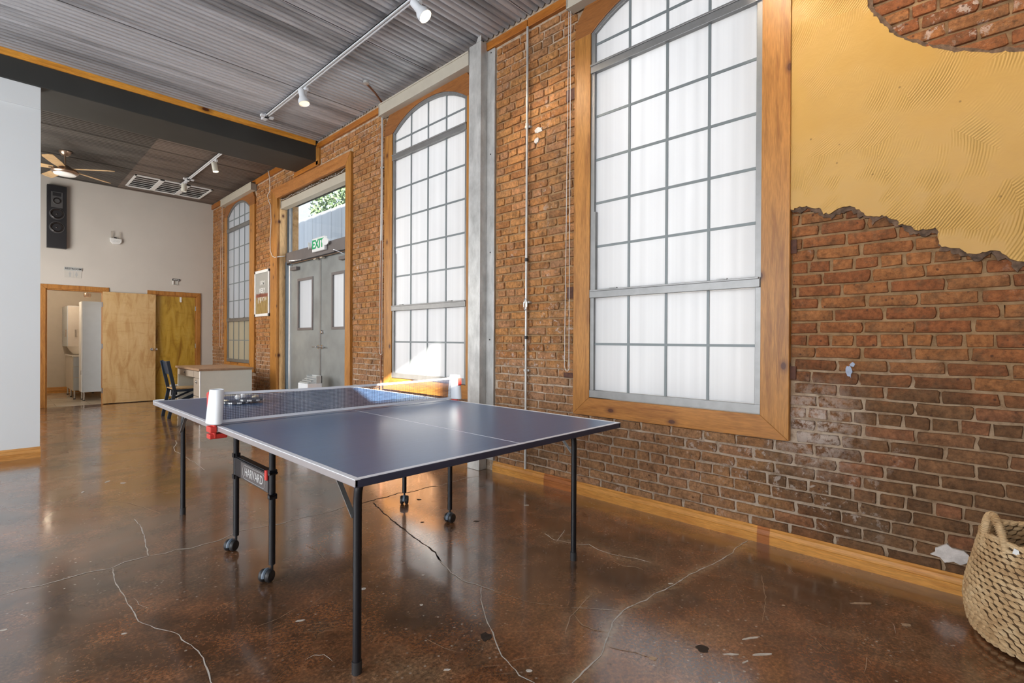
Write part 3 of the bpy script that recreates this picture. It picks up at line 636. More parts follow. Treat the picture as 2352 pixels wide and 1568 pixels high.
# skirting boards, shaped profile
def skirting(name, p0, p1, mat, nrm, h=.095):
    a = Vector(p0); b = Vector(p1); nv = Vector(nrm)
    prof = [(0, 0), (.018, 0), (.018, .045), (.015, .048), (.017, .052), (.016, .062), (.009, .078), (.010, .086), (.004, h), (0, h)]
    V = [tuple(q+nv*d+Vector((0, 0, z))) for q in (a, b) for d, z in prof]; n = len(prof)
    m = M(); m.add(V, [tuple(range(n)), tuple(range(n, 2*n))[::-1]]+[(i, (i+1) % n, n+(i+1) % n, n+i) for i in range(n)])
    return m
bb = struct(skirting('b', (-.002, 1.00, 0), (-.002, 3.27, 0), m_bb_y, (-1, 0, 0)).build('baseboard_right', m_bb_y))
for a, b, m_ in ((.93, 1.0, m_bb_y2), (-1.1, .93, m_bb_y), (1.995, 2.005, m_bb_y), (3.54, 5.86, m_bb_y), (8.47, 11.64, m_bb_y)):
    o = skirting('b', (-.0025 if b-a < .2 else -.002, a, 0), (-.0025 if b-a < .2 else -.002, b, 0), m_, (-1, 0, 0)).build('skirting_length', m_, bb)
skirting('b', (-.003, 2.35, 0), (-.003, 2.66, 0), m_bb_y2, (-1, 0, 0), .0955).build('skirting_length', m_bb_y2, bb)
struct(skirting('b', (-8.2, 6.898, 0), (-2.83, 6.898, 0), m_bb_x, (0, -1, 0), .105).build('baseboard_left', m_bb_x))
struct(skirting('b', (-.21, YB-.001, 0), (-.012, YB-.001, 0), m_bb_x, (0, -1, 0)).build('baseboard_back', m_bb_x))

# ------------------------------------------------------------------ windows
def arch_z(t, zs, rise): return zs+rise*(1-abs(2*t-1)**2.3) if 0 < t < 1 else zs
ZB, ZM, ZT, ZS, RISE = .765, 1.55, 3.255, 3.535, .195
def window(n, y0, y1, oy0, oy1, low_mat, zb_o=.625):
    W = sroot('window_%d' % n, (0, (y0+y1)/2, zb_o)); XF = -.028
    cw0, cw1 = y0-oy0, oy1-y1
    # wood casing
    M().prism([(oy0, zb_o), (y0, ZB-.005), (y0, ZS), (oy0, ZS)], XF, .02).build('casing_board', m_pine, W, bevel=.003)
    M().prism([(oy1, zb_o), (oy1, ZS), (y1, ZS), (y1, ZB-.005)], XF, .02).build('casing_board', m_pine, W, bevel=.003)
    M().prism([(oy0, zb_o), (oy1, zb_o), (y1, ZB-.005), (y0, ZB-.005)], XF, .02).build('sill_board', m_pine_y, W, bevel=.003)
    N = 18; inner = [(y0+(y1-y0)*i/N, arch_z(i/N, ZS, RISE)) for i in range(N+1)]
    top = [(oy1, ZS), (oy1-.01, ZS+.12), (oy1-.10, ZS+.24), (oy1-.3, ZS+.285), (oy0+.3, ZS+.285), (oy0+.10, ZS+.24), (oy0+.01, ZS+.12), (oy0, ZS)]
    M().prism(inner+top, XF+.004, .02).build('arch_board', m_arch, W, bevel=.003)
    # metal frame
    f = .034; xa, xb = -.018, .03
    fr = M(); fr.box(xa, xb, y0, y0+f, ZB, ZS); fr.box(xa, xb, y1-f, y1, ZB, ZS); fr.box(xa-.006, xb, y0, y1, ZB, ZB+.055)
    pin = [(y0+f+(y1-y0-2*f)*i/N, arch_z(i/N, ZS-.01, RISE-.025)) for i in range(N+1)]
    for i in range(N):
        a, b, c, d = inner[i], inner[i+1], pin[i+1], pin[i]; fr.prism([d, c, b, a], xa, xb)
    fr.build('window_frame', m_alum, W, bevel=.002)
    M().box(xa-.012, xb, y0+.004, y1-.004, ZT-.03, ZT+.032).box(xa-.02, xb, y0+.004, y1-.004, ZT+.02, ZT+.034).build('transom_bar', m_alum, W, bevel=.002)
    M().box(xa-.014, xb, y0+.004, y1-.004, ZM-.03, ZM+.028).box(xa-.022, xb, y0+.01, y1-.01, ZM+.018, ZM+.030).build('meeting_rail', m_alum, W, bevel=.002)
    M().box(xa-.008, xb-.01, y1-.050, y1-f, ZM+.03, ZM+.62).build('sash_track', m_alum, W)
    # muntins and panes
    gy = [y0+f+(y1-y0-2*f)*i/4 for i in range(5)]; mw_ = .0085; px = .004
    gz1 = [ZB+.055, (ZB+.055+ZM-.03)/2, ZM-.03]; gz2 = [ZM+.03+(ZT-.03-ZM-.03)*i/5 for i in range(6)]; gz3 = [ZT+.034, ZT+.19]
    for yv in gy[1:4]:
        t = (yv-y0)/(y1-y0)
        M().box(px-.008, px, yv-mw_, yv+mw_, gz1[0], gz1[-1]).build('muntin', m_mun, W)
        M().box(px-.008, px, yv-mw_, yv+mw_, gz2[0], gz2[-1]).build('muntin', m_mun, W)
        M().box(px-.008, px, yv-mw_, yv+mw_, gz3[0], arch_z(t, ZS-.01, RISE-.02)).build('muntin', m_mun, W)
    for zv in [gz1[1]]+gz2[1:5]+[gz3[1]]:
        M().box(px-.0075, px-.0005, gy[0], gy[4], zv-mw_, zv+mw_).build('muntin', m_mun, W)
    for i in range(4):
        a, b = gy[i], gy[i+1]; e = .001
        for gz, mt in ((gz1, low_mat), (gz2, m_frost)):
            for c, d in zip(gz[:-1], gz[1:]): M().box(px, px+.004, a+e, b-e, c+e, d-e).build('pane', mt, W)
        M().box(px, px+.004, a+e, b-e, gz3[0]+e, gz3[1]-e).build('pane', m_frost, W)
        pts = [(a+e, gz3[1]+e), (b-e, gz3[1]+e)]
        for j in range(6, -1, -1):
            yy = a+e+(b-a-2*e)*j/6; t = (yy-y0)/(y1-y0); pts.append((yy, max(gz3[1]+.004, arch_z(t, ZS-.012, RISE-.02))))
        M().prism(pts, px, px+.004).build('pane', m_frost, W)
    # latches on the rails
    for yy in (y0+.22, y1-.22): M().box(-.05, -.03, yy-.03, yy+.03, ZM+.028, ZM+.036).build('sash_latch', m_alum, W)
    return W
window(1, .985, 2.21, .83, 2.36, m_frost); window(2, 3.64, 4.925, 3.55, 5.085, m_frost); window(3, 9.43, 10.645, 9.2, 10.785, m_frost_y, .615)
# roller shade cassettes with their cords
def shade(label, y0, y1, z0=3.765, z1=3.90):
    t = thing('roller_shade', label, 'roller shade', (-.06, (y0+y1)/2, z0))
    M().box(-.095, -.012, y0+.006, y1-.006, z0+.012, z1-.014).build('cassette', m_beige, t, bevel=.004)
    M().box(-.102, -.005, y0, y1, z1-.016, z1).build('cassette_lip', m_beige, t, bevel=.002)
    M().box(-.100, -.012, y0+.004, y1-.004, z0, z0+.013).build('bottom_bar', m_beige, t, bevel=.002)
    M().box(-.099, -.005, y0, y0+.006, z0-.002, z1).build('end_cap', m_beige_d, t); M().box(-.099, -.005, y1-.006, y1, z0-.002, z1).build('end_cap', m_beige_d, t)
    return t
shade('beige roller shade cassette above the nearest large arched window', .80, 2.392)
shade('beige roller shade cassette above the middle window beside the steel column', 3.535, 5.10)
shade('beige roller shade cassette above the farthest small looking window', 9.16, 10.80, 3.755, 3.885)
def cord(label, y, ztop, zbot, x=-.055, w_=.030, lean=0.):
    pts = []
    for i in range(13): pts.append((x, y+w_*.1, ztop-(ztop-zbot-.04)*i/12))
    for i in range(1, 8):
        a = PI*i/8; pts.append((x, y+w_/2-w_/2*math.cos(a)+lean, zbot+.04-.04*math.sin(a)))
    for i in range(13): pts.append((x-.004, y+w_+(-w_*.55)*i/12+lean*(1-i/12), zbot+.04+(ztop-zbot-.04)*i/12))
    return base_at(tag(M().tube(pts, .0028, 5).build('shade_cord', m_cord, smooth=True), label, 'cord'), (x, y, zbot))
cord('white looped shade cord hanging left of the nearest large window', 2.375, 3.80, .955, w_=.045)
cord('looped shade cord hanging beside the copper brown pipe', 5.07, 3.79, 1.02, w_=.055)
cord('long looped shade cord hanging left of the farthest window', 10.80, 3.78, 1.03, w_=.16)

# ------------------------------------------------------------------ entry doors in the brick wall
D = sroot('door_1', (0, 7.1, 0))
M().prism([(8.475, 0), (8.475, 3.63), (8.34, 3.56), (8.215, 3.44), (8.215, 0)], -.03, .012).build('casing_board', m_pine, D, bevel=.003)
M().prism([(5.865, 0), (5.865, 3.585), (6.0, 3.44), (6.0, 0)], -.03, .012).build('casing_board', m_pine, D, bevel=.003)
M().prism([(5.87, 3.585), (8.47, 3.62), (8.22, 3.435), (6.0, 3.435)], -.034, .012).build('lintel_board', m_red, D, bevel=.003)
M().box(.012, .17, 8.205, 8.235, 0, 3.44).build('jamb_board', m_pine_pale, D); M().box(.012, .17, 5.975, 6.005, 0, 3.44).build('jamb_board', m_pine_pale, D)
M().box(.13, .30, 5.99, 8.22, 3.36, 3.80).build('head_black_fill', m_gap_black, D)  # solid box coloured black for the shaded gap over the doors
M().box(.10, .20, 8.15, 8.205, 0, 2.43).box(.13, .20, 8.17, 8.205, 2.43, 3.40).build('steel_jamb', m_jambblue, D, bevel=.003)
M().box(.10, .20, 6.005, 6.04, 0, 2.43).build('steel_jamb', m_jambblue, D, bevel=.003)
M().box(.105, .20, 6.005, 8.205, 2.40, 2.575).build('transom_bar', m_headgrey, D, bevel=.004)
M().box(.155, .16, 6.005, 8.205, 2.575, 3.40).build('transom_glass', m_clear, D)
M().box(.14, .175, 8.155, 8.17, 2.575, 3.38).box(.14, .175, 6.0, 6.03, 2.575, 3.38).build('glass_stop', m_alum, D)
def leaf(y0, y1, wy0, wy1):
    p = M(); z1_ = 2.385
    xwall_ = [(y0, wy0, 0, z1_), (wy1, y1, 0, z1_), (wy0, wy1, 0, 1.36), (wy0, wy1, 2.10, z1_)]
    for a, b, c, d in xwall_: p.box(.125, .165, a, b, c, d)
    l = p.build('door_leaf', m_doorgrey, D)
    fr = M(); e = .028
    fr.box(.112, .13, wy0-e, wy0+.006, 1.36-e, 2.10+e).box(.112, .13, wy1-.006, wy1+e, 1.36-e, 2.10+e).box(.112, .13, wy0, wy1, 2.09, 2.10+e).box(.112, .13, wy0, wy1, 1.36-e, 1.37)
    fr.build('vision_frame', m_headgrey, l, bevel=.003)
    M().box(.142, .148, wy0, wy1, 1.36, 2.10).build('vision_pane', m_frost, l)
    return l
l1 = leaf(7.005, 8.03, 7.27, 7.745); l2 = leaf(6.04, 6.995, 6.3, 6.63)
M().box(.118, .126, 6.985, 7.03, .01, 2.385).build('astragal', m_alum, D)
M().box(.105, .125, 8.035, 8.075, 0, 2.36).build('weather_strip', m_white_s, D)
lv = M(); lv.lathe([(.032, 0), (.032, .012), (.012, .014), (.012, .05)], (.125, 6.94, 1.085), (-1, 0, 0), 16, True); lv.tube([(.078, 6.94, 1.085), (.074, 6.90, 1.085), (.074, 6.82, 1.082)], .009, 8)
lv.build('lever_handle', m_chrome, l2, smooth=True)
lv = M(); lv.lathe([(.03, 0), (.03, .01), (.011, .012), (.011, .05)], (.125, 7.055, 1.085), (-1, 0, 0), 16, True); lv.tube([(.078, 7.055, 1.085), (.074, 7.1, 1.085), (.074, 7.16, 1.082)], .008, 8)
lv.build('lever_handle', m_chrome, l1, smooth=True)
M().lathe([(.03, 0), (.03, .014), (.02, .03), (.004, .032)], (.125, 6.94, 1.30), (-1, 0, 0), 18, True).build('deadbolt', m_chrome, l2, smooth=True)
# door closers
for yy, s_ in ((7.93, -1), (6.14, 1)):
    c = M(); c.box(.065, .125, min(yy, yy+s_*.22), max(yy, yy+s_*.22), 2.265, 2.315).build('door_closer', m_headgrey, D, bevel=.006)
    M().bar((.07, yy+s_*.08, 2.335), (-.02, yy+s_*.18, 2.39), .02, .008).bar((-.02, yy+s_*.18, 2.39), (.09, yy+s_*.36, 2.40), .02, .008).build('closer_arm', m_chrome, D)
M().box(.085, .11, 6.1, 8.1, 2.375, 2.40).build('door_coordinator', m_blackmetal, D)
M().tube([(.075, 6.1, 2.372), (.075, 7.9, 2.372)], .006, 6).build('coordinator_rod', m_nickel, D)
for yy in (6.86, 7.06): M().box(.055, .10, yy-.035, yy+.035, 2.345, 2.362).build('strike_block', m_beige, D, bevel=.002)
shadeD = thing('roller_shade', 'beige roller shade cassette across the top of the entry doorway', 'roller shade', (.05, 7.1, 3.27))
M().box(.03, .11, 6.01, 8.20, 3.285, 3.39).build('cassette', m_beige, shadeD, bevel=.004)
M().box(.02, .115, 6.01, 8.20, 3.27, 3.288).build('bottom_bar', m_beige, shadeD, bevel=.002)
M().box(.025, .112, 8.19, 8.203, 3.27, 3.40).build('end_cap', m_beige_d, shadeD)
# loose wires above the cassette
wr = M(); rr = random.Random(9)
for i in range(16):
    y0 = 6.1+i*.13+rr.uniform(-.05, .05); z0 = 3.41
    pts = [(.02+rr.uniform(0, .02), y0+j*.025+rr.uniform(-.02, .02), z0+rr.uniform(-.012, .022)) for j in range(7)]; wr.tube(pts, .0022, 4)
stuff(tag(wr.build('loose_wires', m_cord), 'tangle of thin loose wires above the doorway shade', 'wires'))
# exit sign
t = thing('exit_sign', 'white EXIT sign with green letters and two lamp heads over the doors', 'exit sign', (.06, 6.95, 2.44))
b = M(); b.box(.055, .105, 6.76, 7.145, 2.455, 2.655).build('sign_body', m_white_s, t, bevel=.012)
M().text('EXIT', .175, .0015, (.0535, 6.955, 2.555), WALLTXT, sx=1.0, bold=.004).build('lettering', m_green, t)
for yy, dy in ((6.72, -.5), (7.20, .5)):
    h = M(); h.lathe([(.012, 0), (.045, .01), (.055, .05), (.052, .055), (.0, .052)], (.085, yy, 2.565), (-1, dy, -.1), 18); h.build('lamp_head', m_white_s, t, smooth=True)

# conduits, pipes and cables on the wall
def conduit(label, y, z0, z1, r, mat, x=-.028, marks=(), name='conduit'):
    t = thing(name, label, 'pipe', (x, y, z0))
    M().tube([(x, y, z0), (x, y, z1)], r, 12).build('tube', mat, t, smooth=True)
    for kind, z in marks:
        if kind == 'c': M().tube([(x, y, z-.022), (x, y, z+.022)], r*1.4, 12).build('coupling', mat, t, smooth=True)
        if kind == 'k': M().tube([(x, y, z-.014), (x, y, z+.014)], r*1.45, 12).build('clamp', m_rubber, t, smooth=True)
        if kind == 's': M().box(x-r-.002, .01, y-r*1.3, y+r*1.3, z-.008, z+.008).box(x+r*.4, .01, y-.03, y+.03, z-.008, z+.008).build('strap', m_galv, t)
    return t
c1 = conduit('grey metal conduit on the brick between steel column and large window', 2.857, 0.1, 3.86, .0105, m_galv, marks=(('c', 3.02), ('s', 3.01), ('k', 1.88), ('s', 1.52), ('k', 1.22), ('s', .94), ('s', .35)))
hp = [(-.040, 2.857+.018*math.sin(a), 1.50+.05*math.cos(a)) for a in [2*PI*i/16 for i in range(17)]]
M().tube(hp, .003, 6).build('cord_hook', m_chrome, c1, smooth=True)
c2 = conduit('galvanised pipe with brown lower length left of the middle window', 5.135, 2.35, 3.93, .011, m_galv, marks=(('c', 2.38), ('s', 3.2), ('s', 3.87)))
M().tube([(-.028, 5.135, .1), (-.028, 5.135, 2.36)], .009, 10).build('lower_length', m_copper, c2, smooth=True)
c3 = thing('ceiling_pipe', 'short brown pipe under the ceiling above the middle window with capped end', 'pipe', (-.2, 5.0, 3.93))
M().tube([(-.04, 5.135, 3.93), (-.06, 5.10, 3.945), (-.22, 4.97, 3.945), (-.38, 4.86, 3.94)], .011, 10).build('elbow_length', m_copper, c3, smooth=True)
M().lathe([(.012, 0), (.03, .004), (.03, .03), (.012, .034)], (-.40, 4.85, 3.935), (0, 0, 1), 14, True).build('pipe_cap', m_galv, c3, smooth=True)
cb = tag(M().tube([(-.02, 8.62, 3.97), (-.03, 8.55, 3.93), (-.03, 8.50, 3.75), (-.03, 8.50, 3.60), (-.045, 8.56, 3.55), (-.045, 8.52, 3.45), (-.045, 8.43, 3.36), (-.042, 8.41, 3.1), (-.042, 8.45, 2.8), (-.042, 8.44, 2.62), (-.042, 8.36, 2.53), (-.04, 8.27, 2.50), (-.01, 8.19, 2.505), (.07, 8.15, 2.52)], .006, 8).build('white_cable', m_cord, smooth=True),
         'white cable running down the left door casing to the door head', 'cable')
base_at(cb, (-.042, 8.44, 2.62))
# steel column boxed against the wall
t = thing('steel_column', 'galvanised steel hat-channel column from floor to ceiling beside middle window', 'column', (-.045, 3.45, 0))
M().box(-.092, .004, 3.372, 3.535, 0, 3.93).build('channel', m_galv, t, bevel=.004)
M().box(-.012, .008, 3.272, 3.372, .098, 3.86).build('flange', m_galv, t, bevel=.002)
M().prism([(3.372, 3.93), (3.44, 3.93), (3.395, 4.0), (3.372, 3.975)], -.092, -.088).build('torn_tab', m_galv, t)
for z in (.35, 1.2, 2.0, 2.9, 3.83): M().lathe([(.006, 0), (.006, .003)], (-.012, 3.32, z), (-1, 0, 0), 8, True).build('screw', m_blackmetal, t)
# framed poster
t = thing('framed_poster', 'white framed poster reading I AM VERY between far window and doors', 'picture', (-.02, 8.85, 1.57))
Y0, Y1, Z0, Z1 = 8.52, 9.17, 1.575, 2.35; e = .045
M().box(-.035, -.005, Y0, Y0+e, Z0, Z1).box(-.035, -.005, Y1-e, Y1, Z0, Z1).box(-.035, -.005, Y0, Y1, Z0, Z0+e).box(-.035, -.005, Y0, Y1, Z1-e, Z1).build('picture_frame', m_white_s, t, bevel=.003)
def print_mat():
    s = NT('poster_print'); sp = s.node('ShaderNodeSeparateXYZ'); s.l.new(s.pos(), sp.inputs[0]); z = sp.outputs[2]
    n = s.noise(s.pos((1, 9, 2.2)), 3, 4, .6); n2 = s.noise(s.pos(), 26, 3)
    low = s.ramp(n, [(.3, (.12, .045, .02)), (.45, (.30, .2, .06)), (.6, (.36, .27, .12)), (.75, (.5, .16, .06))])
    c = s.mix(s.maprange(s.math('ADD', z, s.math('MULTIPLY', n2, .05)), 1.915, 1.93), low, s.ramp(n2, [(.4, (.12, .03, .02)), (.6, (.34, .10, .05))]))
    c = s.mix(s.maprange(s.math('ADD', z, s.math('MULTIPLY', n2, .06)), 1.975, 2.00), c, (.36, .36, .34)); s.col(c); return s.prm(.3)
pr_ = M().box(-.02, -.012, Y0+e, Y1-e, Z0+e, Z1-e).build('print', print_mat(), t)
M().text('I AM', .105, .001, (-.0215, 8.845, 2.135), WALLTXT, bold=.001).build('lettering', m_white_s, pr_); M().text('VERY', .115, .001, (-.0215, 8.845, 2.005), WALLTXT, bold=.001).build('lettering', m_white_s, pr_)
dr = M(); rr = random.Random(4)
for i in range(9):
    yy = 8.68+i*.042; dr.tube([(-.0215, yy+rr.uniform(-.01, .01), 1.90-j*.03*rr.uniform(.6, 1.2)) for j in range(rr.randint(2, 5))], .004, 4)
stuff(dr.build('paint_drips', m_white_s, pr_))

# ------------------------------------------------------------------ back wall doors, signs, speaker
def casing(n, x0, x1, h=2.04, wd=.075):
    W = sroot('door_%d' % n, ((x0+x1)/2, YB, 0)); a, b = YB-.02, YB+.001
    M().prism([(x0-wd, 0), (x0-wd, h+wd), (x0, h), (x0, 0)], a, b, 'xz').build('casing_board', m_doorcase, W, bevel=.004)
    M().prism([(x1+wd, 0), (x1, 0), (x1, h), (x1+wd, h+wd)], a, b, 'xz').build('casing_board', m_doorcase, W, bevel=.004)
    M().prism([(x0-wd, h+wd), (x1+wd, h+wd), (x1, h), (x0, h)], a-.003, b, 'xz').build('casing_board', m_doorcase, W, bevel=.004)
    M().box(x0-.002, x0+.018, YB, YB+.12, 0, h).box(x1-.018, x1+.002, YB, YB+.12, 0, h).box(x0, x1, YB, YB+.12, h-.018, h).build('jamb', m_doorcase, W)
    return W
d2 = casing(2, -2.525, -1.755); d3 = casing(3, -1.03, -.29)
def knob(p, ax, par): M().lathe([(.027, 0), (.027, .006), (.011, .008), (.011, .03), (.025, .038), (.027, .05), (.018, .06), (.002, .062)], p, ax, 18, True).build('door_knob', m_chrome, par, smooth=True)
lf = M().box(-1.775, -.985, YB-.075, YB-.036, .012, 2.035).build('door_leaf', m_door1, d2); knob((-1.045, YB-.075, .985), (0, -1, 0), lf)
for z in (.25, 1.05, 1.80): M().box(-1.79, -1.772, YB-.08, YB-.03, z-.045, z+.045).build('hinge', m_chrome, lf)
lf = M().box(-1.01, -.31, YB+.01, YB+.05, .008, 2.02).build('door_leaf', m_door2, d3); knob((-.96, YB+.01, .985), (0, -1, 0), lf)
for z in (.25, 1.05, 1.80): M().box(-.312, -.296, YB-.002, YB+.012, z-.045, z+.045).build('hinge', m_chrome, lf)
M().box(-.575, -.545, YB-.002, YB+.01, 1.93, 2.02).lathe([(.014, 0), (.014, .015)], (-.56, YB-.002, 1.93), (0, -1, 0), 12, True).build('door_hook', m_white_s, lf)
t = thing('vent_grille', 'small white framed vent grille low on the varnished door', 'vent', (-.66, YB, .06))
M().box(-.74, -.58, YB-.012, YB+.006, .06, .29).build('grille_frame', m_white_s, t, bevel=.004); M().box(-.715, -.605, YB-.016, YB-.011, .085, .265).build('grille_black_panel', m_gap_black, t)  # black panel stands in for the shade behind the louvres
for i in range(6): M().obox((-.66, YB-.018, .1+i*.03), (.11, .012, .003), Matrix.Rotation(.6, 3, 'X')).build('louvre', m_blackmetal, t)
t = thing('restroom_sign', 'grey RESTROOM sign on the back wall above the open doorway', 'sign', (-2.17, YB, 2.37))
M().box(-2.292, -2.055, YB-.016, YB, 2.375, 2.435).build('sign_plate', m_grey_tr, t, bevel=.002)
M().text('RESTROOM', .046, .001, (-2.1735, YB-.0175, 2.405), BACKTXT, sx=.92, bold=.0006).build('lettering', m_ink, t)
t = thing('pictogram_plate', 'clear plate with grey man and woman pictograms under RESTROOM sign', 'sign', (-2.17, YB, 2.26))
M().box(-2.285, -2.06, YB-.006, YB, 2.255, 2.368).build('sign_plate', plain('faint_plate', (.60, .58, .54), .25, var=.02), t)
mg = plain('faint_grey', (.44, .45, .45), .4)
pm = M(); pm.lathe([(.008, 0), (.008, .003)], (-2.215, YB-.006, 2.352), (0, -1, 0), 12, True); pm.prism([(-2.232, 2.34), (-2.198, 2.34), (-2.20, 2.305), (-2.205, 2.305), (-2.205, 2.265), (-2.225, 2.265), (-2.225, 2.305), (-2.23, 2.305)], YB-.009, YB-.006, 'xz'); pm.build('man_figure', mg, t)
pm = M(); pm.lathe([(.008, 0), (.008, .003)], (-2.13, YB-.006, 2.352), (0, -1, 0), 12, True); pm.prism([(-2.14, 2.34), (-2.12, 2.34), (-2.108, 2.295), (-2.122, 2.295), (-2.124, 2.265), (-2.136, 2.265), (-2.138, 2.295), (-2.152, 2.295)], YB-.009, YB-.006, 'xz'); pm.build('woman_figure', mg, t)
M().box(-2.174, -2.171, YB-.008, YB-.006, 2.262, 2.36).build('divider', mg, t)
t = thing('janitor_sign', 'small black sign with white letters above the varnished door', 'sign', (-.63, YB, 2.32))
M().box(-.70, -.572, YB-.012, YB, 2.333, 2.372).build('sign_plate', m_signblack, t); M().text('JANITOR', .028, .001, (-.636, YB-.0135, 2.352), BACKTXT, sx=.95, bold=.0008).build('lettering', m_white_s, t)
t = thing('leaflet_holder', 'clear acrylic holder with a white edge below the black sign', 'holder', (-.64, YB, 2.25))
M().box(-.700, -.684, YB-.03, YB, 2.255, 2.33).build('holder_edge', m_white_s, t); M().box(-.684, -.60, YB-.008, YB, 2.255, 2.33).build('holder_back', plain('acrylic_back', (.56, .57, .55), .15, var=.02), t); M().box(-.684, -.60, YB-.03, YB-.008, 2.255, 2.259).build('holder_shelf', m_grey_tr, t)
# speaker
t = thing('wall_speaker', 'tall black speaker with three round drivers on the back wall', 'speaker', (-2.39, YB, 2.73))
SX0, SX1, SZ0, SZ1 = -2.52, -2.268, 2.735, 3.80; cx = (SX0+SX1)/2
M().box(SX0, SX1, YB-.10, YB-.002, SZ0, SZ1).build('speaker_cabinet', m_black, t, bevel=.004)
M().box(cx-.075, cx+.075, YB-.106, YB-.099, 3.42, 3.69).build('tweeter_plate', m_grill, t, bevel=.004)
M().box(cx-.055, cx+.055, YB-.110, YB-.104, 3.615, 3.675).build('horn', m_black, t, bevel=.004)
for r, z in ((.058, 3.535), (.098, 3.315), (.098, 3.085)):
    dv = M().lathe([(r, 0), (r, .012), (r*.9, .014), (r*.86, .004)], (cx, YB-.1, z), (0, -1, 0), 32).build('driver', m_grill, t, smooth=True)
    M().lathe([(r*.88, .006), (r*.78, .012), (r*.7, .006), (r*.55, -.02), (r*.34, -.035), (r*.3, -.022), (r*.15, -.012), (.001, -.008)], (cx, YB-.112, z), (0, -1, 0), 32).build('cone', m_cone, dv, smooth=True)
# wireless router
t = thing('wireless_router', 'white wall-mounted box with four thin upright antennas', 'router', (-1.59, YB, 2.9))
M().prism([(-1.676, 3.03), (-1.50, 3.02), (-1.502, 2.965), (-1.53, 2.925), (-1.565, 2.918), (-1.63, 2.922), (-1.665, 2.96)], YB-.05, YB, 'xz').build('router_body', m_white_s, t, bevel=.008)
for i in range(5): M().bar((-1.63+i*.02, YB-.052, 2.96), (-1.60+i*.02, YB-.052, 2.995), .003, .004, (0, 1, 0)).build('vent_slot', m_grey_tr, t)
for x in (-1.652, -1.634, -1.535, -1.517): M().tube([(x, YB-.03, 3.02), (x, YB-.03, 3.155)], .0035, 6).build('antenna', m_taupe, t)
M().sphere((-1.60, YB-.035, 3.036), .012, 8).sphere((-1.58, YB-.035, 3.034), .010, 8).build('connector', m_blackmetal, t)

# ------------------------------------------------------------------ restroom beyond the open door
struct(M().box(-3.3, -1.0, 14.62, 14.72, -.05, 3.0).build('wall_restroom_back', m_restwall))
struct(M().box(-3.3, -3.2, 11.76, 14.62, -.05, 3.0).build('wall_restroom_left', m_restwall)); struct(M().box(-1.22, -1.12, 11.76, 14.62, -.05, 3.0).build('wall_restroom_right', m_restwall))
struct(M().box(-3.3, -1.0, 11.76, 14.7, 2.6, 2.7).build('ceiling_restroom', m_restwall))
fl2 = struct(M().box(-3.3, -1.0, 11.64, 14.7, -.08, -.012).build('floor_restroom', m_crack))
for i in range(5):
    for j in range(7): M().box(-3.3+i*.46+.002, -3.3+(i+1)*.46-.002, 11.66+j*.46+.002, 11.66+(j+1)*.46-.002, -.012, .001).build('tile', m_tile, fl2)
struct(skirting('b', (-3.2, 14.619, 0), (-1.22, 14.619, 0), m_bb_x, (0, -1, 0), .13).build('baseboard_restroom', m_bb_x))
t = thing('tall_cabinet', 'tall pale grey cabinet on metal legs in the restroom doorway', 'cabinet', (-1.77, 12.6, 0))
M().box(-1.966, -1.56, 12.42, 12.8, .165, 1.895).build('carcass', m_cab, t, bevel=.004); M().box(-1.985, -1.967, 12.43, 12.79, .17, 1.89).build('door', m_white_s, t, bevel=.002)
M().box(-1.99, -1.985, 12.44, 12.455, .5, .58).build('magnet_strip', m_blackmetal, t)
def legs(t, pts, h):
    for x, y in pts:
        l = M().tube([(x, y, .015), (x, y, h)], .014, 10).build('leg', m_chrome, t, smooth=True); M().tube([(x, y, .001), (x, y, .018)], .018, 10).build('foot', m_rubber, l)
legs(t, [(-1.945, 12.45), (-1.60, 12.45), (-1.945, 12.77), (-1.60, 12.77)], .17)
t = thing('vanity_cabinet', 'low cream and grey drawer cabinet on legs below the basin', 'cabinet', (-1.83, 13.4, 0))
M().box(-2.07, -1.6, 12.86, 14.15, .17, .83).build('carcass', m_cabwarm, t, bevel=.003); M().box(-2.085, -1.58, 12.84, 14.17, .83, .86).build('top_slab', m_ceramic, t, bevel=.004)
for z0, z1 in ((.18, .42), (.43, .63), (.64, .82)):
    d = M().box(-2.06, -1.61, 12.838, 12.858, z0, z1).build('drawer', m_cab, t, bevel=.002); M().box(-1.98, -1.86, 12.815, 12.83, z1-.05, z1-.04).box(-1.98, -1.975, 12.815, 12.84, z1-.05, z1-.04).box(-1.865, -1.86, 12.815, 12.84, z1-.05, z1-.04).build('drawer_handle', m_taupe, d)
legs(t, [(-2.04, 12.9), (-1.63, 12.9), (-2.04, 13.5), (-2.04, 14.1), (-1.63, 14.1)], .175)
M_b = M().lathe([(.06, 0), (.10, .01), (.16, .09), (.20, .165), (.205, .17), (.195, .168), (.15, .09), (.05, .02), (.001, .018)], (-1.93, 13.25, .86), (0, 0, 1), 28)
tag(base_at(M_b.build('vessel_basin', m_ceramic, smooth=True), (-1.93, 13.25, .86)), 'round white vessel basin on the vanity seen through the doorway', 'basin')
t = thing('wall_cabinet', 'grey wall cabinet with small pull handles above the basin', 'cabinet', (-1.9, 13.6, 1.15))
M().box(-2.10, -1.75, 13.5, 14.5, 1.02, 1.85).build('carcass', m_cab, t, bevel=.003); M().box(-2.09, -1.76, 13.48, 13.5, 1.03, 1.84).build('door', m_cabwarm, t, bevel=.002)
for x in (-1.985,): M().box(x, x+.05, 13.45, 13.458, 1.36, 1.366).box(x, x+.05, 13.45, 13.458, 1.22, 1.226).box(x, x+.006, 13.45, 13.48, 1.22, 1.366).build('pull_handle', m_taupe, t)
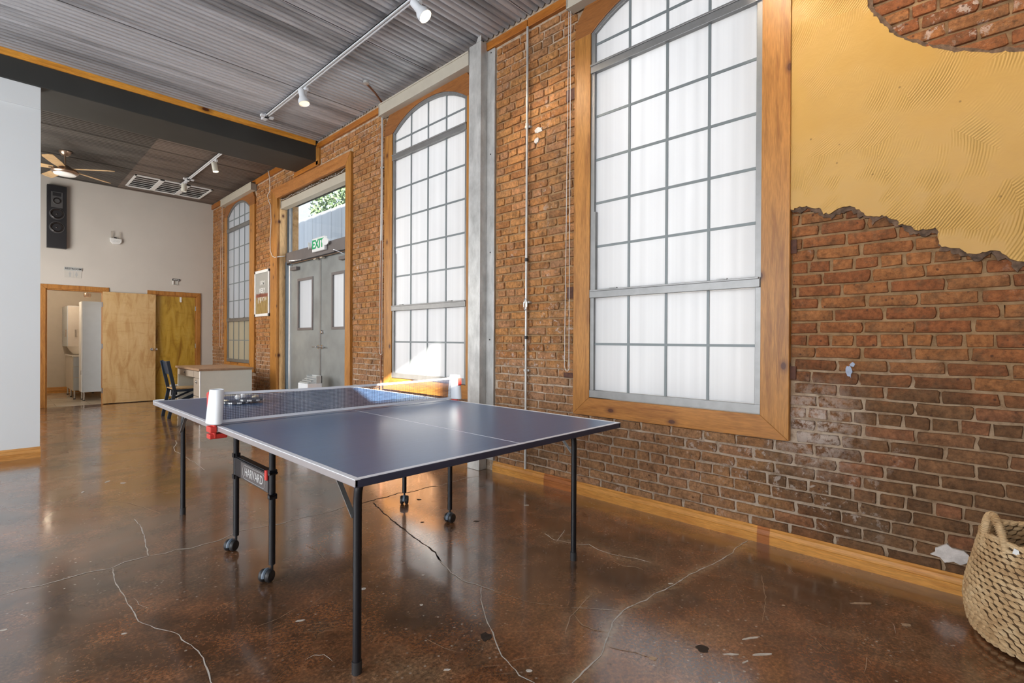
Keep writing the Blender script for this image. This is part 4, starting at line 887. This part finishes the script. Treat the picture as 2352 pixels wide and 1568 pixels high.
M().box(-2.125, -2.118, 13.6, 13.67, 1.36, 1.366).box(-2.125, -2.118, 13.6, 13.67, 1.22, 1.226).box(-2.125, -2.10, 13.6, 13.606, 1.22, 1.366).build('pull_handle', m_taupe, t)
t = thing('restroom_lamp', 'small warm ceiling lamp glowing inside the restroom', 'lamp', (-1.8, 13.2, 2.3))
M().lathe([(.055, .07), (.06, .03), (.05, 0)], (-1.83, 13.1, 2.02), (0, 0, 1), 20).build('lamp_body', m_nickel, t, smooth=True); M().lathe([(.001, .01), (.049, .01), (.049, .004), (.001, .004)], (-1.83, 13.1, 2.02), (0, 0, 1), 20).build('lamp_face', m_lamp_dim, t)
M().tube([(-1.83, 13.1, 2.09), (-1.83, 13.1, 2.6)], .01, 8).build('rod', m_nickel, t)
lp = bpy.data.lights.new('restroom_bulb', 'POINT'); lp.energy = 26; lp.color = (1, .82, .62); lp.shadow_soft_size = .08
o = bpy.data.objects.new('restroom_bulb', lp); C.objects.link(o); o.location = (-2.5, 12.9, 2.3)

# ------------------------------------------------------------------ ceiling fittings
def track(name, label, x, y0, y1, z):
    t = thing(name, label, 'track light', (x, (y0+y1)/2, z))
    M().box(x-.019, x-.009, y0, y1, z, z+.022).box(x+.009, x+.019, y0, y1, z, z+.022).box(x-.019, x+.019, y0, y1, z+.012, z+.022).build('track_rail', m_plastic_w, t); M().box(x-.009, x+.009, y0, y1, z+.008, z+.012).build('track_slot', m_grey_tr, t)
    return t
trk = track('track_rail', 'long white lighting track under the silver corrugated ceiling', -.83, -1.0, 6.50, 3.935)
M().box(-.855, -.80, 6.44, 6.58, 3.925, 3.965).box(-.90, -.75, 6.44, 6.49, 3.925, 3.95).build('feed_end', m_plastic_w, trk, bevel=.003)
trk2 = track('track_rail', 'short white lighting track under the dark ceiling near the vent', -.83, 7.6, 10.45, 3.925)
M().box(-.86, -.80, 9.93, 10.07, 3.915, 3.955).box(-.91, -.75, 9.93, 9.98, 3.915, 3.94).build('feed_end', m_plastic_w, trk2, bevel=.003)
def spot(label, x, y, z, d, on, bell=True, L=.17, power=60, lit=None):
    t = thing('track_spotlight', label, 'spotlight', (x, y, z))
    M().box(x-.016, x+.016, y-.03, y+.03, z-.03, z-.0005).build('adapter', m_plastic_w, t, bevel=.002)
    d = Vector(d).normalized(); hx = Vector((x-.055, y, z-.03)) if bell else Vector((x-.03, y, z-.05))
    M().bar((x, y, z-.02), (x, y, z-.09), .012, .012).bar((x, y, z-.085), tuple(hx+d*.06), .010, .010).build('arm', m_plastic_w, t)
    if bell: prof = [(.001, 0), (.030, .002), (.034, .012), (.034, .085), (.040, .10), (.055, .125), (.058, L), (.054, L), (.050, L-.012)]
    else: prof = [(.001, 0), (.036, .002), (.040, .01), (.040, L), (.037, L), (.036, L-.012)]
    M().lathe(prof, tuple(hx), tuple(d), 28).build('lamp_can', m_plastic_w if bell else m_creamp, t, smooth=True)
    r = prof[-1][0]; M().lathe([(.001, L-.010), (r*.6, L-.008), (r, L-.010)], tuple(hx), tuple(d), 24).build('lamp_face', lit or (m_lamp if on else m_white_s), t, smooth=True)
    if on:
        l = bpy.data.lights.new('spot_bulb', 'SPOT'); l.energy = power; l.color = (1, .82, .6); l.spot_size = math.radians(75); l.spot_blend = .6; l.shadow_soft_size = .04
        o = bpy.data.objects.new('spot_bulb', l); C.objects.link(o); o.location = hx+d*(L+.01); o.rotation_euler = d.to_track_quat('-Z', 'Y').to_euler(); o.parent = t; o.location = Vector(o.location)-Vector(t.location)
    return t
spot('white bell-shaped track spotlight with a dim face near the beam', -.80, 5.42, 3.935, (.12, -.25, -1), True, lit=m_lamp_dim, power=30)
spot('white track spotlight glowing brightly nearest the camera', -.79, 3.36, 3.935, (.35, -.55, -.8), True, power=60)
spot('cream cylinder spotlight glowing warmly on the short track', -.80, 8.55, 3.925, (.15, -.1, -1), True, False, .14, 45)
spot('unlit cream cylinder spotlight hanging in front of the ceiling vent', -.83, 10.12, 3.925, (0, 0, -1), False, False, .13)
spot('white track spotlight above the nearest window aimed at the plaster', -.79, 1.15, 3.935, (.62, -.62, -.75), True, power=60)
spot('white track spotlight closest to the front wall', -.79, -.45, 3.935, (.75, .30, -.8), True, power=45)
# hvac grille
t = thing('ceiling_vent', 'wide white ceiling return vent in three louvred sections', 'vent', (-.9, 10.85, 3.95))
VX0, VX1, VY0, VY1, z = -1.495, -.325, 10.44, 11.31, 3.945
f = M(); e = .03
f.box(VX0, VX1, VY0, VY0+e, z, z+.02).box(VX0, VX1, VY1-e, VY1, z, z+.02).box(VX0, VX0+e, VY0, VY1, z, z+.02).box(VX1-e, VX1, VY0, VY1, z, z+.02)
for i in (1, 2): xx = VX0+(VX1-VX0)*i/3; f.box(xx-.035, xx+.035, VY0, VY1, z, z+.02)
f.build('vent_frame', m_white_s, t, bevel=.002); M().box(VX0+.01, VX1-.01, VY0+.01, VY1-.01, z+.018, z+.022).build('vent_back', m_gap_black, t)  # back sheet coloured black for the shade inside the duct
for i in range(3):
    a = VX0+(VX1-VX0)*i/3+.032; b = VX0+(VX1-VX0)*(i+1)/3-.032
    for j in range(5): yy = VY0+.03+(VY1-VY0-.06)*(j+1)/6; M().box(a, b, yy-.004, yy+.004, z+.003, z+.008).build('louvre', m_white_s, t)
# ceiling fan
FX, FY = -2.415, 9.95
t = thing('ceiling_fan', 'five-blade ceiling fan with brushed nickel hub and opal light', 'ceiling fan', (FX, FY, 3.6))
M().lathe([(.075, 0), (.072, -.02), (.045, -.06), (.02, -.07)], (FX, FY, 3.965), (0, 0, 1), 28, True).build('canopy', m_nickel, t, smooth=True)
M().tube([(FX, FY, 3.90), (FX, FY, 3.76)], .012, 12).build('downrod', m_nickel, t, smooth=True)
M().lathe([(.03, .12), (.05, .11), (.09, .075), (.13, .06), (.155, .035), (.16, .02), (.15, 0), (.13, -.01)], (FX, FY, 3.64), (0, 0, 1), 36, True).build('motor_housing', m_nickel, t, smooth=True)
M().lathe([(.135, -.005), (.128, -.02), (.09, -.032), (.001, -.036)], (FX, FY, 3.64), (0, 0, 1), 32).build('light_dish', m_fanglass, t, smooth=True)
for kx in range(5):
    a = math.radians(33+72*kx); Rz = Matrix.Rotation(a, 3, 'Z') @ Matrix.Rotation(math.radians(12), 3, 'X'); m = M(); zt = .004
    out = [(.13, -.045), (.30, -.062), (.60, -.070), (.655, -.055), (.665, .02), (.64, .062), (.30, .060), (.13, .045)]
    V = [Vector((FX, FY, 3.705))+Rz @ Vector((u, v, zz)) for zz in (-zt, zt) for u, v in out]; n = len(out)
    m.add(V, [tuple(range(n))[::-1], tuple(range(n, 2*n))]+[(i, (i+1) % n, n+(i+1) % n, n+i) for i in range(n)]); bl = m.build('blade', m_fanblade, t, bevel=.0015)
    M().obox(Vector((FX, FY, 3.70))+Rz @ Vector((.12, 0, 0)), (.12, .05, .008), Rz).build('blade_bracket', m_nickel, bl)
for yy in (7.9, 8.9): pass

# ------------------------------------------------------------------ desk and chair in the bay
t = thing('office_desk', 'cream panelled office desk with brown top near the varnished door', 'desk', (-.78, 8.7, 0))
M().box(-1.145, -.42, 8.06, 9.36, .735, .765).build('desk_top', m_desktop, t, bevel=.003)
M().box(-1.115, -.44, 8.075, 8.10, .03, .735).build('end_panel', m_creamp, t); M().box(-1.13, -1.115, 8.07, 8.105, .03, .735).build('edge_post', m_white_s, t)
M().box(-.455, -.44, 8.10, 9.33, .03, .735).build('back_panel', m_creamp, t); M().box(-1.115, -.44, 9.32, 9.345, .03, .735).build('end_panel', m_creamp, t)
pd = M().box(-1.10, -.46, 8.10, 8.44, .05, .73).build('pedestal', m_taupe, t)
M().box(-1.115, -.46, 8.07, 9.34, 0.0, .03).build('plinth', m_oldtimber, t)
for z0, z1 in ((.06, .36), (.37, .62), (.63, .725)):
    d = M().box(-1.118, -1.10, 8.11, 8.435, z0, z1).build('drawer', m_taupe, t, bevel=.002)
    if z0 < .6: M().lathe([(.022, 0), (.026, .01), (.018, .02), (.002, .022)], (-1.118, 8.27, z1-.05), (-1, 0, 0), 14, True).build('drawer_pull', m_chrome, d, smooth=True)
d = M().box(-1.118, -1.10, 8.445, 9.32, .63, .725).build('drawer', m_taupe, t, bevel=.002); M().lathe([(.015, 0), (.018, .01), (.002, .016)], (-1.118, 8.9, .68), (-1, 0, 0), 12, True).build('drawer_pull', m_chrome, d, smooth=True)
t = thing('side_chair', 'dark navy wooden chair with ply seat tucked under the desk', 'chair', (-1.15, 9.0, 0))
CX, CYc = -1.32, 9.02
for s_ in (-1, 1):
    yy = CYc+s_*.19
    M().bar((CX-.02, yy, 0), (CX+.055, yy, .42), .028, .045, (1, 0, 0)).bar((CX+.055, yy, .40), (CX-.035, yy, .86), .028, .045, (1, 0, 0)).build('leg', m_chair, t, bevel=.005)
    M().bar((CX+.44, yy*.999, 0), (CX+.42, yy, .43), .028, .04, (1, 0, 0)).build('leg', m_chair, t, bevel=.005)
    M().bar((CX+.05, yy, .41), (CX+.43, yy, .42), .022, .035).bar((CX+.02, yy, .22), (CX+.43, yy, .40), .018, .028).bar((CX+.03, yy, .12), (CX+.43, yy, .30), .018, .028).build('side_rail', m_chair, t)
M().prism([(CX+.03, CYc-.2), (CX+.45, CYc-.2), (CX+.45, CYc+.2), (CX+.03, CYc+.2)], .43, .448, 'xy').build('seat', m_birch, t, bevel=.006)
M().obox((CX-.005, CYc, .755), (.016, .40, .20), Matrix.Rotation(-.19, 3, 'Y')).build('backrest', m_chair, t, bevel=.004)
# white bin by the doors
t = thing('white_bin', 'slim white bin with a grey slatted top before the entry doors', 'bin', (-.18, 6.7, 0))
bx0, bx1, by0, by1 = -.26, -.06, 6.56, 6.86
M().box(bx0, bx1, by0, by1, .0, .60).build('bin_body', m_plastic_w, t, bevel=.006); M().box(bx0+.12, bx1, by0, by0+.01, .6, .70).box(bx1-.01, bx1, by0, by1, .6, .70).box(bx0+.12, bx1, by1-.01, by1, .6, .70).build('bin_rim', m_grey_tr, t)
for i in range(4): M().obox((bx0+.02+i*.035, (by0+by1)/2, .61+i*.022), (.018, .28, .006), Matrix.Rotation(-.5, 3, 'Y')).build('slat', m_grey_tr, t)

# ------------------------------------------------------------------ table tennis table
TX0, TX1, TY0, TY1, TZ = -2.405, -.862, 1.42, 4.185, .76; YM = (TY0+TY1)/2
t = thing('table_tennis_table', 'dark blue folding table tennis table with white edge lines', 'table', ((TX0+TX1)/2, YM, 0))
for a, b in ((TY0, YM-.004), (YM+.004, TY1)):
    top = M().box(TX0+.003, TX1-.003, a+.003, b-.003, TZ-.016, TZ).build('table_top', m_tabletop, t); zz = TZ+.0006; lw = .020
    M().box(TX0+.001, TX0+lw, a, b, TZ-.002, zz).build('edge_line', m_line, top); M().box(TX1-lw, TX1-.001, a, b, TZ-.002, zz).build('edge_line', m_line, top)
    ya_, yb_ = (a, a+lw) if a == TY0 else (b-lw, b); M().box(TX0+lw, TX1-lw, ya_+.001, yb_-.001, TZ-.002, zz).build('end_line', m_line, top)
    xm = (TX0+TX1)/2; M().box(xm-.0018, xm+.0018, (a+lw if a == TY0 else a), (b if a == TY0 else b-lw), TZ-.002, zz-.0002).build('centre_line', m_line, top)
    M().box(TX0, TX0+.012, a, b, TZ-.024, TZ-.001).build('side_apron', m_apron_l, t, bevel=.002); M().box(TX1-.012, TX1, a, b, TZ-.024, TZ-.001).build('side_apron', m_apron_l, t, bevel=.002)
    yc = (TY0, TY0+.012) if a == TY0 else (TY1-.012, TY1); M().box(TX0+.001, TX1-.001, yc[0], yc[1], TZ-.027, TZ-.001).build('end_apron', m_apron_d, t, bevel=.002)
    M().box(TX0+.1, TX1-.1, (a+b)/2-.02, (a+b)/2+.02, TZ-.036, TZ-.016).build('cross_brace', m_blackmetal, t)
LX = (-2.275, -.985)
for ly, sg in ((1.635, 1), (3.965, -1)):
    for lx, sx_ in ((LX[0], 1), (LX[1], -1)):
        pts = [(lx, ly, .02), (lx, ly, .62)]+[(lx+sx_*.05*(1-math.cos(a)), ly, .62+.11*math.sin(a)) for a in (.3, .6, .9, 1.2, 1.5)]
        l = M().tube(pts, .0155, 14).build('leg', m_blackmetal, t, smooth=True); M().tube([(lx, ly, .0), (lx, ly, .045)], .018, 14).build('leg_tip', m_rubber, l, smooth=True)
        M().bar((lx-sx_*.012, ly+sg*.005, .56), (lx-sx_*.012, ly+sg*.12, .675), .004, .018, (1, 0, 0)).bar((lx-sx_*.012, ly+sg*.115, .665), (lx-sx_*.012, ly+sg*.17, .735), .004, .016, (1, 0, 0)).build('folding_stay', m_alum, t)
    M().tube([(LX[0]+.05, ly, .73), (LX[1]-.05, ly, .73)], .0155, 12).build('leg_crossbar', m_blackmetal, t, smooth=True)
for lx in (-2.222, -1.098):
    for ly in (2.555, 3.075):
        M().tube([(lx, ly, .085), (lx, ly, .735)], .0155, 14).build('leg', m_blackmetal, t, smooth=True)
        c = M(); c.tube([(lx, ly, .05), (lx, ly, .095)], .007, 8); c = c.build('caster', m_blackmetal, t, smooth=True)
        ax = Vector((.55, -.83, 0)).normalized() if lx < -2 else (Vector((.75, -.66, 0)) if ly > 2.8 else Vector((-.2, 1, 0))).normalized(); cc = Vector((lx-.02, ly+.014, .0315)) if lx < -2 else Vector((lx, ly, .0315))
        for s_ in (-1, 1): M().lathe([(.001, -.013), (.024, -.013), (.030, -.007), (.0315, .004), (.027, .012), (.001, .015)], tuple(cc+ax*(.016*s_)), tuple(ax*s_), 22).build('caster_wheel', m_rubber, c, smooth=True)
        hd = [cc+ax*s_*.004+Vector((ax.y*math.cos(a)*.026, -ax.x*math.cos(a)*.026, math.sin(a)*.026)) for s_ in (0,) for a in [PI*i/10*1.1-.1 for i in range(11)]]
        M().tube(hd, .011, 8).build('caster_hood', m_plastic_g, c, smooth=True)
    pl = M().box(lx-.012, lx+.004, 2.565, 3.06, .432, .530).box(lx-.004, lx+.03, 2.56, 3.07, .526, .534).build('brand_plate', m_blackmetal, t, bevel=.002)
    for z in (.42, .54):
        for yq in (3.076, 2.554): M().box(lx-.018, lx+.018, yq-.014, yq+.014, z-.012, z+.012).build('plate_bracket', m_blackmetal, pl)
    if lx < -2:
        M().box(lx-.0145, lx-.012, 2.575, 2.955, .437, .525).build('plate_face', plain('pewter_plate', (.16, .145, .145), .35, .5), pl)
        M().text('HARVARD', .064, .0006, (lx-.0155, 2.765, .480), WALLTXT, sx=.88, bold=.0003).build('lettering', plain('plate_print', (.55, .55, .55), .4), pl)
        rr_ = [(2.765+math.copysign(.125, math.cos(a))+.035*math.cos(a), .480+.036*math.sin(a)) for a in [2*PI*i/40+.001 for i in range(41)]]
        M().tube([(lx-.0155, a, b) for a, b in rr_], .0009, 5).build('oval_border', plain('plate_border', (.5, .5, .5), .4), pl)
        M().box(lx-.022, lx-.008, 2.575, 2.600, .495, .545).build('latch_tab', m_red_p, pl, bevel=.003)
        M().tube([(lx+.01, 2.535, .54), (lx-.03, 2.52, .54)], .007, 8).tube([(lx+.01, 2.535, .43), (lx-.03, 2.52, .43)], .007, 8).build('wing_bolt', m_blackmetal, pl)
M().box(-2.22, -1.1, 2.56, 2.59, .70, .725).box(-2.22, -1.1, 3.045, 3.075, .70, .725).build('centre_frame', m_blackmetal, t)
# net with its two clamp posts
N = thing('table_tennis_net', 'retractable table tennis net clamped across the middle of the table', 'net', ((TX0+TX1)/2, YM, TZ))
for s_, xe in ((-1, TX0-.002), (1, TX1+.002)):
    tx = xe+s_*(.004); pz = TZ+.012; lean = .012 if s_ < 0 else .0
    def ell(z, rx, ry, dx=0., dy=0.): return [(tx+dx+rx*math.cos(a), YM+dy+ry*math.sin(a), z) for a in [2*PI*i/24 for i in range(24)]]
    rings = [ell(pz, .030, .062), ell(pz+.004, .034, .066), ell(pz+.07, .033, .060, lean*.4), ell(pz+.165, .031, .046, lean), ell(pz+.17, .029, .043, lean), ell(pz+.165, .026, .040, lean)]
    m = M(); m.add([p for r in rings for p in r], [(i*24+j, i*24+(j+1) % 24, (i+1)*24+(j+1) % 24, (i+1)*24+j) for i in range(5) for j in range(24)]+[tuple(range(24))[::-1]])
    post = m.build('net_post', m_plastic_w, N, smooth=True); M().add(ell(pz+.166, .026, .040, lean), [tuple(range(24))]).build('post_cap', m_plastic_g, post)
    sy = -1 if s_ < 0 else -1
    M().prism([(YM+.050, pz+.155), (YM+.075, pz+.15), (YM+.085, pz+.135), (YM+.074, pz+.125), (YM+.074, pz+.07), (YM+.06, pz+.052), (YM+.045, pz+.06)], tx-.013, tx+.012).build('release_trigger', m_red_p, post, bevel=.003) if s_ < 0 else \
    M().prism([(YM-.030, pz+.155), (YM-.060, pz+.15), (YM-.062, pz+.10), (YM-.04, pz+.09)], tx-.012, tx+.012).build('release_trigger', m_red_p, post, bevel=.003)
    M().box(min(xe, xe+s_*.012), max(xe, xe+s_*.012), YM-.03, YM+.03, TZ-.06, TZ+.012).box(min(xe-s_*.05, xe+s_*.03), max(xe-s_*.05, xe+s_*.03), YM-.028, YM+.028, TZ-.062, TZ-.038).box(min(xe, xe+s_*.03), max(xe, xe+s_*.03), YM-.035, YM+.035, TZ-.03, TZ).build('clamp', m_red_p, post, bevel=.004)
nx0, nx1 = TX0+.03, TX1-.03; nz0, nz1 = TZ+.022, TZ+.160
def sag(x): u = (x-nx0)/(nx1-nx0); return -.010*4*u*(1-u)
net = M(); ns = 190
for i in range(ns+1):
    x = nx0+(nx1-nx0)*i/ns; net.box(x-.0006, x+.0006, YM-.0006, YM+.0006, nz0, nz1+sag(x))
for j in range(1, 16):
    for i in range(10):
        a = nx0+(nx1-nx0)*i/10; b = nx0+(nx1-nx0)*(i+1)/10; za = nz0+(nz1+sag(a)-nz0)*j/16; zb = nz0+(nz1+sag(b)-nz0)*j/16
        net.bar((a, YM, za), (b, YM, zb), .0012, .0012)
stuff(net.build('netting', m_net, N))
tp = M(); tb = M()
for i in range(20):
    a = nx0+(nx1-nx0)*i/20; b = nx0+(nx1-nx0)*(i+1)/20
    tp.bar((a, YM, nz1+sag(a)), (b, YM, nz1+sag(b)), .004, .013); tb.bar((a, YM, nz0-.004), (b, YM, nz0-.004), .004, .013)
tp.build('top_tape', m_line, N); tb.build('bottom_tape', m_line, N)
# rackets and balls
def racket(label, cx_, cy_, ang, z, tilt=0.):
    t = thing('table_tennis_racket', label, 'racket', (cx_, cy_, z)); t.rotation_euler = (tilt, 0, ang); n = 36
    rad = [(.076*math.cos(2*PI*i/n), .080*math.sin(2*PI*i/n)) for i in range(n)]
    M().prism(rad, .003, .009, 'xy').build('blade', m_handlew, t, local=True, smooth=False)
    M().prism([(a*.985, b*.985) for a, b in rad], .009, .0115, 'xy').build('rubber', m_rackrub, t, local=True); M().prism([(a*.985, b*.985) for a, b in rad], .0005, .003, 'xy').build('rubber', m_rackrub, t, local=True)
    e1, e2 = M(), M()
    for i in range(n):
        (a, b), (c, d) = rad[i], rad[(i+1) % n]; q = e1 if (i//2) % 2 else e2
        q.prism([(a*1.005, b*1.005), (c*1.005, d*1.005), (c*1.03, d*1.03), (a*1.03, b*1.03)], .001, .011, 'xy')
    e1.build('edge_tape', m_white_s, t, local=True); e2.build('edge_tape', m_ink, t, local=True)
    M().prism([(-.012, .07), (.012, .07), (.0135, .10), (.014, .165), (.017, .178), (-.017, .178), (-.014, .165), (-.0135, .10)], -.004, .019, 'xy').build('handle', m_handlew, t, local=True, bevel=.005)
    return t
racket('lower racket on the table, its handle hidden by the net post', -2.035, 3.665, .55, TZ+.0042)
racket('upper racket lying on top of the other with its pale handle behind', -1.945, 3.655, -.5, TZ+.0165)
for lb, x, y in (('white table tennis ball nearer the net post', -1.962, 3.875), ('white table tennis ball beside the pale racket handle', -1.912, 3.925)):
    o = M().sphere((0, 0, 0), .020, 14).build('table_tennis_ball', m_ball, smooth=True); o.location = (x, y, TZ+.0205); tag(o, lb, 'ball')

# ------------------------------------------------------------------ woven basket
BX, BY = -.315, -.20
t = thing('woven_basket', 'round woven seagrass basket with looped handles by the brick wall', 'basket', (BX, BY, 0))
prof = [(.215, .012), (.245, .02), (.262, .045), (.272, .09), (.277, .14), (.272, .20), (.258, .27), (.243, .33), (.232, .385), (.226, .42)]
def brad(z): return float(np.interp(z, [p[1] for p in prof], [p[0] for p in prof]))
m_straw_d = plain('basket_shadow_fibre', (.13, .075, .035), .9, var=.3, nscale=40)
s = NT('seagrass'); fb = s.noise(s.pos((60, 60, 180)), 1.2, 3); tn = s.noise(s.pos(), 13, 3)
s.col(s.mix(.5, s.ramp(tn, [(.3, (.44, .27, .13)), (.55, (.60, .42, .23)), (.75, (.68, .52, .32))]), s.ramp(fb, [(.3, .55), (.7, 1.2)]), 'MULTIPLY')); s.bump(fb, .5, .002); m_straw = s.prm(.75, 0, .25)
sh = M(); sh.lathe([(r-.010, z) for r, z in prof], (BX, BY, 0), (0, 0, 1), 48); sh.lathe([(r-.016, z) for r, z in prof], (BX, BY, 0), (0, 0, 1), 48); sh.lathe([(.001, .01), (.22, .01)], (BX, BY, 0), (0, 0, 1), 48)
sh.build('shell', m_straw_d, t, smooth=True)
wv = M(); rows = 21; br_ = random.Random(21)
for sgn, off in ((1, -.003), (-1, -.018)):
    for rI in range(rows if sgn > 0 else rows):
        z = .018+rI*(.40/(rows-1)); r = brad(z)+off; n = 50 if sgn > 0 else 40
        for k_ in range(n):
            a = 2*PI*(k_+.5*(rI % 2))/n+br_.uniform(-.008, .008)
            if sgn < 0 and z < .1: continue
            rad_ = Vector((math.cos(a), math.sin(a), 0)); tg = Vector((-math.sin(a), math.cos(a), 0)); upv = Vector((0, 0, 1)); sl = (.42 if rI % 2 == 0 else .30)*br_.uniform(.8, 1.2)
            ax = (tg*math.cos(sl)-upv*math.sin(sl)).normalized(); bx = rad_.cross(ax).normalized(); c = Vector((BX, BY, z))+rad_*r; L = 2*PI*r/n*.60; H = .0102*br_.uniform(.85, 1.1)
            ring = [c-ax*L]+[c+ax*(L*u)+(bx*math.cos(q)*H+rad_*math.sin(q)*H*1.0*sgn)*s_ for u, s_ in ((-.5, .85), (.5, .85)) for q in [2*PI*j/6 for j in range(6)]]+[c+ax*L]
            F = [(0, 1+(j+1) % 6, 1+j) for j in range(6)]+[(1+j, 1+(j+1) % 6, 7+(j+1) % 6, 7+j) for j in range(6)]+[(13, 7+j, 7+(j+1) % 6) for j in range(6)]
            wv.add(ring, F)
stuff(wv.build('weave', m_straw, t, smooth=True))
rim = M(); rz = .422
pts = [(BX+brad(.42)*math.cos(a)-.006*math.cos(a), BY+(brad(.42)-.006)*math.sin(a), rz+.004*math.sin(9*a)) for a in [2*PI*i/72 for i in range(73)]]
rim.tube(pts, .009, 8).build('rim', m_straw, t, smooth=True)
for lbl, am in (('h', 2.13), ('h', 2.13-PI)):
    hn = M(); pts = []; hw = .27
    for i in range(15):
        u = i/14; a = am-hw+2*hw*u; r = brad(.41)-.004; pts.append(Vector((BX+r*math.cos(a), BY+r*math.sin(a), (.385)+.125*math.sin(PI*u)**.75)))
    hd = hn.tube(pts, .012, 10).build('handle', m_straw, t, smooth=True)
    wr = M()
    for i in range(len(pts)-1):
        for q in range(3):
            p = pts[i].lerp(pts[i+1], q/3); d = (pts[i+1]-pts[i]).normalized(); a_ = d.cross(Vector((math.cos(am), math.sin(am), 0))).normalized(); b_ = d.cross(a_)
            wr.tube([p+(a_*math.cos(2*PI*j/10)+b_*math.sin(2*PI*j/10))*.0135+d*(.0045*j/10) for j in range(11)], .0028, 4, False)
    stuff(wr.build('handle_wrapping', m_straw, hd, smooth=True))
M().prism([(BY+.115, .395), (BY+.135, .40), (BY+.13, .42), (BY+.118, .416)], BX-.20, BX-.197).build('clear_tag', m_white_s, t)

# ------------------------------------------------------------------ outside, seen through the door light
def outside():
    s = NT('ribbed_siding'); n = s.noise(s.pos((1, 6, .1)), 1.5, 3); s.col(s.ramp(n, [(.3, (.62, .65, .70)), (.7, (.74, .76, .80))])); mt = s.prm(.6)
    m = M(); yy = 2.0; i = 0
    while yy < 30:
        o_ = .008 if i % 2 else 0.; m.box(3.6-o_, 3.75, yy, yy+.3, 0, 4.95); yy += .3; i += 1
    b = tag(m.build('neighbour_building', mt), 'ribbed grey building outside the entry doors', 'building')
    g = struct(M().box(.33, 12, -4, 34, -.3, -.05).build('ground', plain('pale_paving', (.45, .44, .42), .9)))
    t = thing('tree', 'leafy tree rising behind the grey building outside', 'tree', (7.5, 17, 0))
    M().tube([(7.5, 17, 0), (7.4, 17.2, 3), (7.5, 16.9, 5)], .2, 10, r_end=.12).build('trunk', m_oldtimber, t, smooth=True)
    lf_ = M(); r = random.Random(31)
    for i in range(4200):
        a = r.uniform(0, 2*PI); q = r.random()**.5; c = Vector((7.5+2.2*q*math.cos(a), 17+4.8*q*math.sin(a), 6.9+r.uniform(-1.6, 2.0)*(1-q*.5)))
        u = Vector((r.uniform(-1, 1), r.uniform(-1, 1), r.uniform(-1, 1))).normalized()*.11; v = u.cross(Vector((r.uniform(-1, 1), r.uniform(-1, 1), 1))).normalized()*.06
        lf_.add([c-u, c+v, c+u, c-v], [(0, 1, 2, 3)])
    stuff(lf_.build('foliage', plain('leaf_green', (.10, .16, .08), .6), t))
outside()
